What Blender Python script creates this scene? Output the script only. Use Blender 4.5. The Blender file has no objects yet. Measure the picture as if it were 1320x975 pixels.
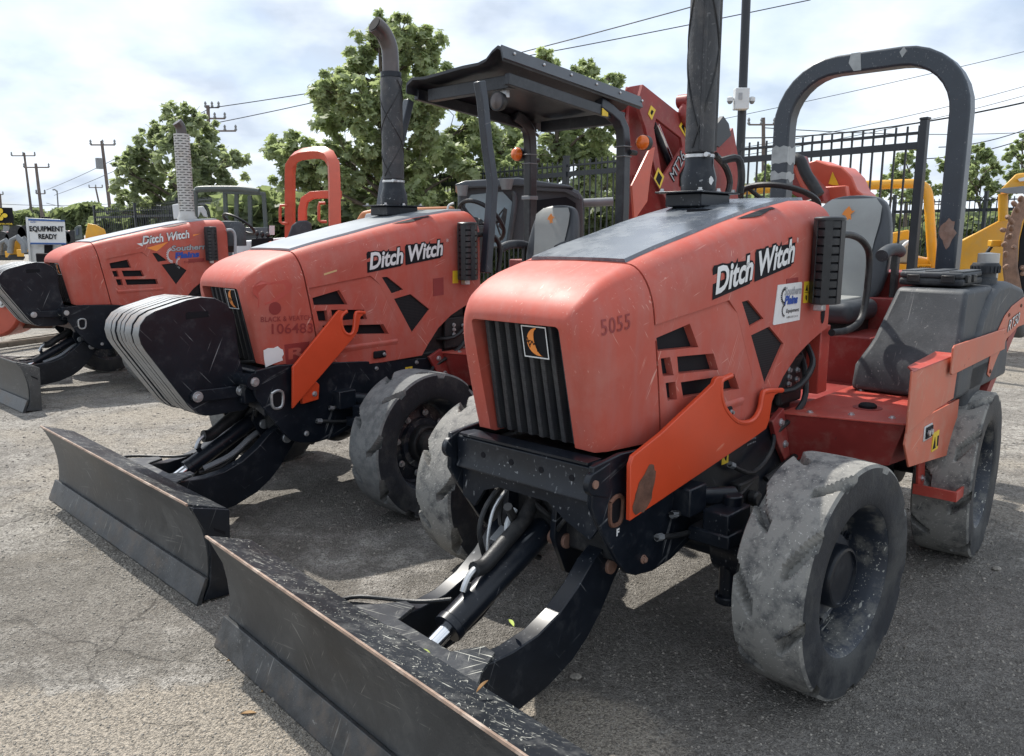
import bpy, bmesh, math, random
import numpy as np
from mathutils import Vector, Matrix, noise
from mathutils.bvhtree import BVHTree
random.seed(7)
S = bpy.context.scene
COL = S.collection
R = math.radians

# ------------------------------------------------------------------ camera
FPX, PITCH, CAMH = 1040.0, 10.2, 1.5
cam_d = bpy.data.cameras.new('camera'); cam = bpy.data.objects.new('camera', cam_d); COL.objects.link(cam)
cam_d.sensor_width = 36; cam_d.lens = 36*FPX/1320; cam_d.clip_end = 3000; cam_d.clip_start = .05
cam.location = (0, 0, CAMH); cam.rotation_euler = (R(90-PITCH), 0, 0)
S.camera = cam
# ------------------------------------------------------------------ light
SUN = Vector((-.56, .78, 1.28)).normalized()
SUN_EL = math.asin(SUN.z); SUN_AZ = math.atan2(SUN.x, SUN.y)
W = bpy.data.worlds.new('World'); S.world = W; W.use_nodes = True
nt = W.node_tree; nt.nodes.clear()
def wn(t, **k):
    n = nt.nodes.new(t)
    for a, b in k.items(): setattr(n, a, b)
    return n
sky = wn('ShaderNodeTexSky', sky_type='NISHITA', sun_disc=False, sun_elevation=SUN_EL, sun_rotation=SUN_AZ)
bg1 = wn('ShaderNodeBackground'); bg1.inputs['Strength'].default_value = .1
nt.links.new(sky.outputs[0], bg1.inputs[0])
tc = wn('ShaderNodeTexCoord'); sp = wn('ShaderNodeSeparateXYZ'); nt.links.new(tc.outputs['Generated'], sp.inputs[0])
ad = wn('ShaderNodeMath', operation='ADD'); ad.inputs[1].default_value = .35; nt.links.new(sp.outputs[2], ad.inputs[0])
mx0 = wn('ShaderNodeMath', operation='MAXIMUM'); mx0.inputs[1].default_value = .1; nt.links.new(ad.outputs[0], mx0.inputs[0])
dx = wn('ShaderNodeMath', operation='DIVIDE'); dy = wn('ShaderNodeMath', operation='DIVIDE')
nt.links.new(sp.outputs[0], dx.inputs[0]); nt.links.new(mx0.outputs[0], dx.inputs[1])
nt.links.new(sp.outputs[1], dy.inputs[0]); nt.links.new(mx0.outputs[0], dy.inputs[1])
cb = wn('ShaderNodeCombineXYZ'); nt.links.new(dx.outputs[0], cb.inputs[0]); nt.links.new(dy.outputs[0], cb.inputs[1])
n1 = wn('ShaderNodeTexNoise'); n1.inputs['Scale'].default_value = 1.25; n1.inputs['Detail'].default_value = 9; n1.inputs['Roughness'].default_value = .55; n1.inputs['Distortion'].default_value = .35
nt.links.new(cb.outputs[0], n1.inputs['Vector'])
n2 = wn('ShaderNodeTexNoise'); n2.inputs['Scale'].default_value = 2.6; n2.inputs['Detail'].default_value = 8; n2.inputs['Roughness'].default_value = .5
nt.links.new(cb.outputs[0], n2.inputs['Vector'])
r1 = wn('ShaderNodeValToRGB'); e = r1.color_ramp.elements
e[0].position = .38; e[0].color = (.43, .49, .58, 1); e[1].position = .62; e[1].color = (.76, .80, .845, 1)
m_ = e.new(.5); m_.color = (.62, .68, .755, 1)
nt.links.new(n2.outputs[0], r1.inputs[0])
bg2 = wn('ShaderNodeBackground'); nt.links.new(r1.outputs[0], bg2.inputs[0]); bg2.inputs[1].default_value = 1.0
r2 = wn('ShaderNodeValToRGB'); e = r2.color_ramp.elements
e[0].position = .36; e[0].color = (.45, .45, .45, 1); e[1].position = .56; e[1].color = (1, 1, 1, 1)
nt.links.new(n1.outputs[0], r2.inputs[0])
mxs = wn('ShaderNodeMixShader'); nt.links.new(r2.outputs[0], mxs.inputs[0]); nt.links.new(bg1.outputs[0], mxs.inputs[1]); nt.links.new(bg2.outputs[0], mxs.inputs[2])
wo = wn('ShaderNodeOutputWorld'); nt.links.new(mxs.outputs[0], wo.inputs[0])
ld = bpy.data.lights.new('sun', 'SUN'); ld.energy = 3.6; ld.angle = R(.7); ld.color = (1, .955, .88)
lo = bpy.data.objects.new('sun', ld); COL.objects.link(lo); lo.rotation_euler = (-SUN).to_track_quat('-Z', 'Y').to_euler(); lo.location = SUN*30
S.view_settings.view_transform = 'Standard'; S.view_settings.look = 'None'; S.view_settings.exposure = 0.66; S.view_settings.gamma = 1.0

# ------------------------------------------------------------------ measuring helpers (turn photo measurements into metres)
_c, _s = math.cos(R(PITCH)), math.sin(R(PITCH))
def ray(px, py):
    a = (px-660)/FPX; b = -(py-487.5)/FPX
    return Vector((a, _c+b*_s, -_s+b*_c))
def P(px, py, Y):                       # world point at depth Y
    r = ray(px, py); return Vector((0, 0, CAMH)) + r*(Y/r.y)
def PG(px, py, z=0):
    r = ray(px, py); return Vector((0, 0, CAMH)) + r*((z-CAMH)/r.z)
AZ = R(42.8)
FW = Vector((-math.sin(AZ), -math.cos(AZ), 0)); LF = Vector((math.cos(AZ), -math.sin(AZ), 0))
ROT = math.atan2(FW.y, FW.x)
def morg(a, b): return a*FW + b*LF
O1, O2, O3 = morg(-2.5, -1.71), morg(-2.7, -3.99), morg(-3.35, -8.5)
def U(O, px, py, axis, val):            # point in a machine's own axes, on the plane axis=val
    o = Vector((0, 0, CAMH))-O; r = ray(px, py)
    o = Vector((o.dot(FW), o.dot(LF), o.z)); r = Vector((r.dot(FW), r.dot(LF), r.z))
    return o + r*((val-o[axis])/r[axis])

# ------------------------------------------------------------------ materials
def newmat(name):
    m = bpy.data.materials.new(name); m.use_nodes = True
    return m, m.node_tree.nodes, m.node_tree.links, m.node_tree.nodes['Principled BSDF']
def noise_n(N, L, co, scale, detail=6, rough=.6, stretch=None):
    if stretch:
        mp = N.new('ShaderNodeMapping'); mp.inputs['Scale'].default_value = stretch; L.new(co, mp.inputs[0]); co = mp.outputs[0]
    n = N.new('ShaderNodeTexNoise'); n.inputs['Scale'].default_value = scale; n.inputs['Detail'].default_value = detail; n.inputs['Roughness'].default_value = rough
    L.new(co, n.inputs['Vector']); return n.outputs[0]
def ramp(N, L, fac, stops):
    r = N.new('ShaderNodeValToRGB'); el = r.color_ramp.elements
    while len(el) < len(stops): el.new(.5)
    for e, (p, c) in zip(el, stops):
        e.position = p; e.color = (c, c, c, 1) if isinstance(c, (int, float)) else (*c, 1)
    L.new(fac, r.inputs[0]); return r.outputs[0]
def mixc(N, L, fac, a, b):
    m = N.new('ShaderNodeMix'); m.data_type = 'RGBA'
    for i, v in ((0, fac), (6, a), (7, b)):
        if hasattr(v, 'is_linked'): L.new(v, m.inputs[i])
        else: m.inputs[i].default_value = v if i == 0 else (*v, 1)
    return m.outputs[2]
def mth(N, L, op, a, b=None, c=None):
    m = N.new('ShaderNodeMath'); m.operation = op
    for i, v in enumerate((a, b, c)):
        if v is None: continue
        if hasattr(v, 'is_linked'): L.new(v, m.inputs[i])
        else: m.inputs[i].default_value = v
    return m.outputs[0]
def hairlines(N, L, co, scale, width, mask_scale, mask_lo, rot=(0, .5, 0)):   # short straight-ish scratches in one direction
    r = N.new('ShaderNodeMapping'); r.inputs['Rotation'].default_value = rot; L.new(co, r.inputs[0])
    mp = N.new('ShaderNodeMapping'); mp.inputs['Scale'].default_value = (scale*11, scale*11, scale*.32); L.new(r.outputs[0], mp.inputs[0])
    n = N.new('ShaderNodeTexNoise'); n.inputs['Scale'].default_value = 1; n.inputs['Detail'].default_value = 1.5; n.inputs['Distortion'].default_value = .25; L.new(mp.outputs[0], n.inputs['Vector'])
    line = ramp(N, L, n.outputs[0], [(.70-width*8, 0.), (.74-width*8, 1.)])
    mk = ramp(N, L, noise_n(N, L, co, mask_scale, 4), [(mask_lo-.05, 0.), (mask_lo+.08, 1.)])
    return mth(N, L, 'MULTIPLY', line, mk)
def surf(name, base, rough=.5, metal=0, var=.25, vscale=6, dust=None, dust_amt=.0, dust_scale=9, dust_lo=.5, scratch=None, sw=.004, sscale=9, smask=.55,
         rots=((0, .45, 0), (0, -.7, 0), (0, 1.25, 0)), chips=None, chip_lo=.68, chip_scale=30, bump=.0, bscale=60, coat=0, spec=.5, streak=0, rvar=.15):
    m, N, L, B = newmat(name)
    co = N.new('ShaderNodeTexCoord').outputs['Object']
    v = noise_n(N, L, co, vscale, 7, .62)
    col = mixc(N, L, ramp(N, L, v, [(.3, 0.), (.7, 1.)]), tuple(c*(1-var) for c in base), tuple(min(1, c*(1+var)) for c in base))
    if streak:
        st = noise_n(N, L, co, 5, 5, .6, (3.5, 3.5, .6))
        col = mixc(N, L, mth(N, L, 'MULTIPLY', ramp(N, L, st, [(.45, 0.), (.7, 1.)]), streak), col, tuple(min(1, c*.6+.12) for c in base))
    ro = mth(N, L, 'MULTIPLY_ADD', v, rvar*2, rough-rvar)
    if dust:
        d = ramp(N, L, noise_n(N, L, co, dust_scale, 9, .7), [(dust_lo, 0.), (min(1, dust_lo+.16), 1.)])
        d = mth(N, L, 'MULTIPLY', d, dust_amt); col = mixc(N, L, d, col, dust); ro = mth(N, L, 'MULTIPLY_ADD', d, .3, ro)
    if scratch:
        h = hairlines(N, L, co, sscale, sw, 3, smask, rots[0]); h2 = hairlines(N, L, co, sscale*1.4, sw*.8, 5, smask, rots[1]); h3 = hairlines(N, L, co, sscale*.8, sw*.7, 4, smask, rots[2])
        h = mth(N, L, 'MAXIMUM', mth(N, L, 'MAXIMUM', h, h2), h3)
        col = mixc(N, L, mth(N, L, 'MULTIPLY', h, .75), col, scratch)
    if chips:
        c = mth(N, L, 'GREATER_THAN', noise_n(N, L, co, chip_scale, 5, .6), chip_lo); col = mixc(N, L, c, col, chips)
        ro = mth(N, L, 'MULTIPLY_ADD', c, .2, ro)
    L.new(col, B.inputs['Base Color']); L.new(ro, B.inputs['Roughness'])
    B.inputs['Metallic'].default_value = metal; B.inputs['Coat Weight'].default_value = coat; B.inputs['Coat Roughness'].default_value = .25
    B.inputs['Specular IOR Level'].default_value = spec
    if bump:
        b = N.new('ShaderNodeBump'); b.inputs['Strength'].default_value = bump; b.inputs['Distance'].default_value = .01
        L.new(noise_n(N, L, co, bscale, 8, .65), b.inputs['Height']); L.new(b.outputs[0], B.inputs['Normal'])
    return m
M = {}
M['red'] = surf('faded_red_paint', (.46, .088, .060), .52, spec=.4, var=.12, vscale=2.2, dust=(.48, .23, .19), dust_amt=.25, dust_scale=3.5, dust_lo=.48, scratch=(.66, .38, .31), sw=.0026, sscale=10, smask=.55, coat=.0, streak=.32, chips=(.12, .03, .03), chip_lo=.765, chip_scale=90)
M['deck'] = surf('deck_red_paint', (.43, .062, .044), .45, var=.15, vscale=5, dust=(.42, .26, .2), dust_amt=.4, dust_scale=8, dust_lo=.52, scratch=(.55, .3, .22), sw=.002, coat=.1, chips=(.1, .04, .03), chip_lo=.73, chip_scale=35)
M['fender'] = surf('weathered_salmon_paint', (.52, .135, .078), .5, var=.12, vscale=4, dust=(.5, .33, .25), dust_amt=.4, scratch=(.6, .38, .3), sw=.002, chips=(.13, .05, .04), chip_lo=.72, chip_scale=30)
M['orange'] = surf('bright_orange_paint', (.62, .066, .018), .44, var=.08, vscale=4, scratch=(.8, .4, .25), sw=.0015, smask=.62, coat=.2, chips=(.2, .08, .05), chip_lo=.77)
M['darkred'] = surf('dark_red_paint', (.25, .030, .026), .5, var=.2, vscale=4, dust=(.35, .2, .16), dust_amt=.3, chips=(.08, .03, .03), chip_lo=.73)
M['black'] = surf('black_frame_paint', (.008, .011, .017), .34, var=.3, spec=.35, scratch=(.30, .31, .32), sw=.001, sscale=7, smask=.54, dust=(.12, .12, .12), dust_amt=.2, dust_scale=12, dust_lo=.55, coat=.05, chips=(.25, .25, .25), chip_lo=.785, chip_scale=150)
M['blade'] = surf('worn_blade_steel', (.075, .080, .085), .42, metal=.45, var=.4, vscale=3, dust=(.20, .195, .18), dust_amt=.3, dust_scale=6, dust_lo=.5, scratch=(.30, .30, .29), sw=.0025, sscale=9, smask=.50, rots=((R(80), 0, 0), (R(35), 0, 0), (R(-50), 0, 0)), bump=.15, bscale=18)
M['bladetop'] = surf('scuffed_blade_top', (.022, .026, .032), .4, metal=.2, var=.4, vscale=3, scratch=(.62, .62, .55), sw=.0048, sscale=14, smask=.45, rots=((R(90), .35, 0), (R(90), -.8, 0), (R(90), 1.3, 0)), dust=(.20, .20, .19), dust_amt=.35, dust_scale=14, dust_lo=.5)
M['cutedge'] = surf('cutting_edge_steel', (.075, .078, .082), .42, metal=.5, var=.4, vscale=8, dust=(.22, .17, .13), dust_amt=.4, dust_scale=7, dust_lo=.5, scratch=(.4, .4, .38), sw=.004, bump=.25, bscale=30)
M['rust'] = surf('rubbed_rusty_edge', (.27, .19, .145), .6, var=.35, vscale=14, dust=(.6, .5, .42), dust_amt=.6, dust_scale=10)
M['brownrust'] = surf('brown_rust', (.12, .055, .035), .7, var=.4, vscale=20, bump=.3)
M['tyre'] = surf('dusty_rubber', (.065, .068, .071), .78, var=.3, vscale=9, dust=(.36, .35, .32), dust_amt=.6, dust_scale=11, dust_lo=.36, scratch=(.4, .39, .36), sw=.003, sscale=7, smask=.5, rots=((R(20), 0, 0), (R(60), 0, 0), (R(90), 0, 0)), chips=(.50, .49, .45), chip_lo=.65, chip_scale=120, bump=.3, bscale=110, rvar=.05)
M['tyre_grey'] = surf('dry_grey_rubber', (.12, .125, .125), .8, var=.25, vscale=8, dust=(.27, .27, .26), dust_amt=.45, dust_scale=22, dust_lo=.42, bump=.4, bscale=60, rvar=.05)
M['sidewall'] = surf('black_sidewall', (.013, .016, .022), .6, var=.3, vscale=7, dust=(.13, .13, .12), dust_amt=.35, dust_scale=5, dust_lo=.46, bump=.3, bscale=40)
M['rim'] = surf('dirty_rim_paint', (.018, .024, .036), .42, var=.3, dust=(.3, .29, .25), dust_amt=.5, dust_scale=9, dust_lo=.5, scratch=(.5, .5, .45), sw=.002, smask=.5, chips=(.5, .48, .42), chip_lo=.72, chip_scale=90)
M['plastic'] = surf('faded_black_plastic', (.035, .040, .047), .55, var=.2, vscale=5, dust=(.10, .11, .12), dust_amt=.45, dust_scale=7, dust_lo=.46, scratch=(.2, .2, .2), sw=.003, smask=.52, bump=.12, bscale=150)
M['rubber'] = surf('hose_rubber', (.014, .015, .017), .5, var=.3, dust=(.12, .11, .1), dust_amt=.3, bump=.2)
M['topsheet'] = surf('glossy_slate_panel', (.085, .10, .125), .22, var=.25, vscale=3, dust=(.35, .37, .38), dust_amt=.45, dust_scale=4, dust_lo=.47, scratch=(.4, .42, .44), sw=.002, coat=.5, rvar=.08)
M['topgrey'] = surf('dusty_grey_panel', (.30, .32, .34), .35, var=.15, vscale=3, coat=.3)
M['chrome'] = surf('chromed_rod', (.72, .73, .75), .14, metal=1, var=.05, rvar=.04)
M['zinc'] = surf('zinc_bolt', (.55, .56, .57), .4, metal=.8, var=.2, vscale=30)
M['rustpin'] = surf('rusty_pin', (.23, .13, .095), .6, var=.3, vscale=30, dust=(.35, .28, .24), dust_amt=.5)
M['steelw'] = surf('weight_edge_steel', (.22, .23, .24), .42, metal=.4, var=.25, vscale=9, dust=(.36, .22, .14), dust_amt=.5, dust_scale=5, dust_lo=.55, rvar=.1, scratch=(.5, .5, .5), sw=.003)
M['guard'] = surf('satin_black_guard', (.014, .016, .019), .34, var=.2, dust=(.1, .1, .1), dust_amt=.3)
M['seat'] = surf('grey_vinyl_seat', (.30, .31, .30), .5, var=.12, vscale=4, bump=.1, bscale=120, dust=(.3, .3, .28), dust_amt=.3)
M['seatdark'] = surf('dark_vinyl_seat', (.052, .058, .066), .45, var=.15, bump=.1, bscale=120)
M['screen'] = None
M['white'] = surf('white_print', (.72, .73, .73), .5, var=.08, vscale=20, dust=(.5, .48, .45), dust_amt=.4, dust_scale=20)
M['print_hole_black'] = surf('black_print_and_holes', (.009, .009, .012), .7, var=.2, spec=.2)  # flat black for print, and for darkness painted into holes and openings
M['darkprint'] = surf('dark_red_print', (.26, .035, .032), .5, var=.1)
M['blueprint'] = surf('blue_print', (.02, .07, .34), .5, var=.1)
M['greyprint'] = surf('grey_print', (.36, .37, .39), .5, var=.1)
M['yellow'] = surf('yellow_sticker', (.72, .50, .03), .5, var=.12, vscale=25)
M['orangeprint'] = surf('orange_print', (.82, .27, .05), .5, var=.08)
M['amber'] = surf('amber_lens', (.75, .15, .01), .25, var=.2, coat=.5)
M['silver'] = surf('perforated_silver', (.47, .46, .44), .45, metal=.3, var=.15, dust=(.4, .33, .25), dust_amt=.4)
M['pipe'] = surf('black_exhaust_wrap', (.030, .032, .036), .48, var=.35, vscale=10, dust=(.14, .13, .12), dust_amt=.4, scratch=(.2, .2, .2), sw=.005, bump=.3, bscale=50)
M['brownchrome'] = surf('heat_brown_tip', (.095, .082, .080), .3, metal=.6, var=.3)
M['ropsgrey'] = surf('slate_rops_paint', (.028, .037, .050), .38, var=.2, scratch=(.3, .3, .3), sw=.002, chips=(.2, .1, .08), chip_lo=.72, chip_scale=12, coat=.15)
M['canopy'] = surf('canopy_dark_plastic', (.011, .014, .020), .4, var=.25, vscale=3, dust=(.1, .11, .12), dust_amt=.3, coat=.1)
M['canopyedge'] = surf('canopy_sheet_steel', (.055, .065, .078), .35, var=.2, coat=.2)
M['silvertape'] = surf('silver_worn_paint', (.34, .36, .36), .45, metal=.2, var=.2, vscale=20)
M['fence'] = surf('black_fence_paint', (.016, .020, .026), .4, var=.2)
M['cabgrey'] = surf('cab_grey_paint', (.055, .062, .07), .45, var=.15)
M['cabglass'] = surf('cab_glass', (.20, .27, .31), .12, var=.3, vscale=1.5, coat=.6)
M['greygreen'] = surf('grey_green_paint', (.085, .105, .10), .5, var=.15)
M['yel'] = surf('machine_yellow', (.72, .36, .025), .42, var=.1, vscale=3, dust=(.5, .35, .15), dust_amt=.3, coat=.15)
M['tan'] = surf('faded_orange_tan', (.50, .19, .08), .5, var=.15)
M['coral'] = surf('coral_red_paint', (.56, .105, .06), .42, var=.1, coat=.1)
M['offwhite'] = surf('off_white_paint', (.62, .64, .65), .5, var=.08)
M['bluetrim'] = surf('blue_trim', (.03, .10, .32), .5, var=.1)
M['wood'] = surf('grey_pallet_wood', (.20, .165, .13), .8, var=.4, vscale=5, bump=.4, bscale=20)
M['pole'] = surf('utility_pole_wood', (.13, .105, .095), .85, var=.3, vscale=3)
M['polemetal'] = surf('grey_metal', (.22, .23, .24), .5, metal=.3, var=.15)
M['toothsteel'] = surf('dusty_tooth_steel', (.22, .13, .09), .7, var=.35, vscale=12, bump=.3)
M['carred'] = surf('red_car_paint', (.30, .02, .03), .35, var=.1, coat=.4)
M['carblue'] = surf('dark_car_glass', (.03, .05, .09), .2, var=.1, coat=.5)
M['bark'] = surf('tree_bark', (.11, .09, .07), .9, var=.35, vscale=8, bump=.5, bscale=25)
M['whitewash'] = surf('torn_white_label', (.80, .80, .80), .55, var=.05)

def make_screen():
    m, N, L, B = newmat('black_perforated_screen')
    co = N.new('ShaderNodeTexCoord').outputs['Object']
    mp = N.new('ShaderNodeMapping'); mp.inputs['Scale'].default_value = (1, .0, 1); L.new(co, mp.inputs[0])
    v = N.new('ShaderNodeTexVoronoi'); v.inputs['Scale'].default_value = 110; v.inputs['Randomness'].default_value = 0
    L.new(mp.outputs[0], v.inputs['Vector'])
    h = ramp(N, L, v.outputs['Distance'], [(.30, 0.), (.38, 1.)])
    L.new(mixc(N, L, h, (.002, .002, .003), (.018, .019, .022)), B.inputs['Base Color']); B.inputs['Roughness'].default_value = .6; B.inputs['Specular IOR Level'].default_value = .25
    return m
M['screen'] = make_screen()
def make_grille():
    m, N, L, B = newmat('dusty_grille_mesh')
    co = N.new('ShaderNodeTexCoord').outputs['Object']
    v = N.new('ShaderNodeTexVoronoi'); v.inputs['Scale'].default_value = 170; v.inputs['Randomness'].default_value = .1; L.new(co, v.inputs['Vector'])
    n = noise_n(N, L, co, 5, 6)
    a = mixc(N, L, ramp(N, L, n, [(.35, 0.), (.7, 1.)]), (.022, .024, .030), (.055, .055, .055))
    L.new(mixc(N, L, ramp(N, L, v.outputs['Distance'], [(.25, 0.), (.42, 1.)]), (.006, .006, .008), a), B.inputs['Base Color']); B.inputs['Roughness'].default_value = .6
    return m
M['grille'] = make_grille()

# ------------------------------------------------------------------ mesh builder
class G:
    def __init__(s): s.v = []; s.f = []
    def add(s, vs, fs):
        b = len(s.v); s.v += [tuple(v) for v in vs]; s.f += [tuple(i+b for i in f) for f in fs]; return s
    def box(s, c, d, rot=None, taper=None):
        hx, hy, hz = d[0]/2, d[1]/2, d[2]/2
        vs = [Vector((sx*hx, sy*hy, sz*hz)) for sz in (-1, 1) for sy in (-1, 1) for sx in (-1, 1)]
        if taper:
            for i in range(4, 8): vs[i].x *= taper; vs[i].y *= taper
        if rot:
            mt = rot if isinstance(rot, Matrix) else Matrix.Rotation(rot[1], 3, rot[0])
            vs = [mt @ v for v in vs]
        c = Vector(c)
        return s.add([c+v for v in vs], [(0, 2, 3, 1), (4, 5, 7, 6), (0, 1, 5, 4), (2, 6, 7, 3), (0, 4, 6, 2), (1, 3, 7, 5)])
    def prism(s, poly, a, b, plane='xz', f=None):       # outline in a plane, from a to b along the third axis
        n = len(poly)
        def mk(p, t):
            if plane == 'xz': return (p[0], t, p[1])
            if plane == 'xy': return (p[0], p[1], t)
            return (t, p[0], p[1])
        ar = sum(poly[i][0]*poly[(i+1) % n][1]-poly[(i+1) % n][0]*poly[i][1] for i in range(n))
        vs = [mk(p, a) for p in poly] + [mk(p, b) for p in poly]
        fs = [tuple(range(n)), tuple(range(2*n-1, n-1, -1))] + [(i, i+n, (i+1) % n+n, (i+1) % n) for i in range(n)]
        flip = (ar > 0) != (plane == 'xz')
        if b < a: flip = not flip
        if flip: fs = [tuple(reversed(q)) for q in fs]
        return s.add(vs, fs)
    def cyl(s, p0, p1, r0, r1=None, n=16, cap=True):
        r1 = r0 if r1 is None else r1; p0 = Vector(p0); p1 = Vector(p1); ax = (p1-p0).normalized()
        u = ax.orthogonal().normalized(); w = ax.cross(u)
        vs = [p+r*(math.cos(2*math.pi*i/n)*u+math.sin(2*math.pi*i/n)*w) for p, r in ((p0, r0), (p1, r1)) for i in range(n)]
        fs = [(i, (i+1) % n, (i+1) % n+n, i+n) for i in range(n)]
        if cap: fs += [tuple(range(n-1, -1, -1)), tuple(range(n, 2*n))]
        return s.add(vs, fs)
    def tube(s, path, r, n=8, sub=4, sq=None):          # smooth tube along points; sq=(w,h) makes a box section
        pts = [Vector(p) for p in path]
        if sub > 1 and len(pts) > 2:
            out = []
            for i in range(len(pts)-1):
                p0 = pts[max(0, i-1)]; p1 = pts[i]; p2 = pts[i+1]; p3 = pts[min(len(pts)-1, i+2)]
                for k in range(sub):
                    t = k/sub
                    out.append(.5*((2*p1)+(-p0+p2)*t+(2*p0-5*p1+4*p2-p3)*t*t+(-p0+3*p1-3*p2+p3)*t**3))
            pts = out+[pts[-1]]
        rr = r if isinstance(r, (list, tuple)) else [r]*len(pts)
        if len(rr) != len(pts): rr = [rr[0]+(rr[-1]-rr[0])*i/(len(pts)-1) for i in range(len(pts))]
        up = None; rings = []
        for i, p in enumerate(pts):
            t = (pts[min(i+1, len(pts)-1)]-pts[max(i-1, 0)]).normalized()
            if up is None: up = t.orthogonal().normalized() if sq is None else (sq[2]-sq[2].dot(t)*t).normalized()
            up = (up-up.dot(t)*t).normalized(); w = t.cross(up)
            if sq: ring = [p+a*sq[0]/2*w+b*sq[1]/2*up for a, b in ((-1, -1), (1, -1), (1, 1), (-1, 1))]
            else: ring = [p+rr[i]*(math.cos(2*math.pi*k/n)*up+math.sin(2*math.pi*k/n)*w) for k in range(n)]
            rings.append(ring)
        m = len(rings[0]); vs = [v for q in rings for v in q]
        fs = [(i*m+k, i*m+(k+1) % m, (i+1)*m+(k+1) % m, (i+1)*m+k) for i in range(len(rings)-1) for k in range(m)]
        fs += [tuple(range(m-1, -1, -1)), tuple((len(rings)-1)*m+k for k in range(m))]
        return s.add(vs, fs)
    def lathe(s, prof, c, ax='y', n=32, close=False):   # prof: (radius, offset along axis)
        vs = []; c = Vector(c)
        for r, t in prof:
            for i in range(n):
                a = 2*math.pi*i/n; x, y = r*math.cos(a), r*math.sin(a)
                vs.append(c+Vector({'y': (x, t, y), 'z': (x, y, t), 'x': (t, x, y)}[ax]))
        fs = [(j*n+i, j*n+(i+1) % n, (j+1)*n+(i+1) % n, (j+1)*n+i) for j in range(len(prof)-1) for i in range(n)]
        if close: fs += [((len(prof)-1)*n+i, (len(prof)-1)*n+(i+1) % n, (i+1) % n, i) for i in range(n)]
        return s.add(vs, fs)
    def sphere(s, c, r, n=12, m=8):
        prof = [(r[0]*math.sin(math.pi*j/m) if j not in (0, m) else .0005, -math.cos(math.pi*j/m)) for j in range(m+1)]
        c = Vector(c); vs = []
        for q, t in prof:
            for i in range(n):
                a = 2*math.pi*i/n; vs.append(c+Vector((q*math.cos(a), q*math.sin(a)*r[1]/r[0], t*r[2])))
        fs = [(j*n+i, j*n+(i+1) % n, (j+1)*n+(i+1) % n, (j+1)*n+i) for j in range(m) for i in range(n)]
        return s.add(vs, fs)
    def mesh(s, name):
        me = bpy.data.meshes.new(name); me.from_pydata(s.v, [], s.f); me.update()
        bm = bmesh.new(); bm.from_mesh(me); bmesh.ops.recalc_face_normals(bm, faces=bm.faces); bm.to_mesh(me); bm.free()
        return me
    def build(s, name, mat, parent=None, bevel=0, seg=2, smooth=38, subsurf=0):
        me = s.mesh(name); return place(name, me, mat, parent, bevel, seg, smooth, subsurf)
def place(name, me, mat, parent=None, bevel=0, seg=2, smooth=38, subsurf=0):
    me.materials.clear(); me.materials.append(M[mat] if isinstance(mat, str) else mat)
    o = bpy.data.objects.new(name, me); COL.objects.link(o)
    if parent: o.parent = parent
    if smooth:
        me.polygons.foreach_set('use_smooth', [True]*len(me.polygons)); me.set_sharp_from_angle(angle=R(smooth))
    if bevel:
        b = o.modifiers.new('bevel', 'BEVEL'); b.width = bevel; b.segments = seg; b.limit_method = 'ANGLE'; b.angle_limit = R(35); b.harden_normals = False
    if subsurf:
        b = o.modifiers.new('sub', 'SUBSURF'); b.levels = subsurf; b.render_levels = subsurf
    return o
def tag(o, label=None, cat=None, group=None, kind=None):
    if label: o['label'] = label
    if cat: o['category'] = cat
    if group: o['group'] = group
    if kind: o['kind'] = kind
    return o
def thing(name, label, cat, loc=(0, 0, 0), rz=0, group=None):
    o = bpy.data.objects.new(name, None); COL.objects.link(o); o.location = loc; o.rotation_euler = (0, 0, rz); o.empty_display_size = .2
    return tag(o, label, cat, group)
def copy_part(src, parent, off=None, name=None):
    c = src.copy(); COL.objects.link(c); c.parent = parent
    if off is not None: c.location = Vector(src.location)+Vector(off)
    return c
def boolean_cut(me, cutter_me):
    a = bpy.data.objects.new('body_tmp', me); b = bpy.data.objects.new('cut_tmp', cutter_me); COL.objects.link(a); COL.objects.link(b)
    md = a.modifiers.new('b', 'BOOLEAN'); md.object = b; md.operation = 'DIFFERENCE'; md.solver = 'EXACT'; md.use_self = True
    dg = bpy.context.evaluated_depsgraph_get(); dg.update()
    out = bpy.data.meshes.new_from_object(a.evaluated_get(dg))
    bpy.data.objects.remove(a); bpy.data.objects.remove(b)
    return out
_tc = {}
def text_geo(s, size=1, offset=0, shear=0, sx=1, spacing=1):
    cu = bpy.data.curves.new('txt', 'FONT'); cu.body = s; cu.size = 1; cu.offset = offset; cu.shear = shear; cu.space_character = spacing; cu.resolution_u = 3; cu.fill_mode = 'FRONT'
    o = bpy.data.objects.new('txt', cu); COL.objects.link(o)
    dg = bpy.context.evaluated_depsgraph_get(); dg.update()
    me = bpy.data.meshes.new_from_object(o.evaluated_get(dg))
    vs = [(v.co.x, v.co.y) for v in me.vertices]; fs = [tuple(p.vertices) for p in me.polygons]
    bpy.data.objects.remove(o); bpy.data.meshes.remove(me)
    return vs, fs
def lettering(name, s, fn, mat, parent, offset=0, shear=0, spacing=1, box=None, thick=.0012):
    """flat printed letters; fn(u,v) with u in 0..1 along the line and v in 0..1 over the height of the capitals"""
    vs, fs = text_geo(s, offset=offset, shear=shear, spacing=spacing)
    b0, _ = text_geo(s, shear=shear, spacing=spacing)
    x0 = min(v[0] for v in b0); x1 = max(v[0] for v in b0)
    if len(s) == 0: return None
    g = G(); g.add([fn((x-x0)/(x1-x0), y/.70) for x, y in vs], fs)
    return g.build(name, mat, parent, smooth=0)

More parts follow.
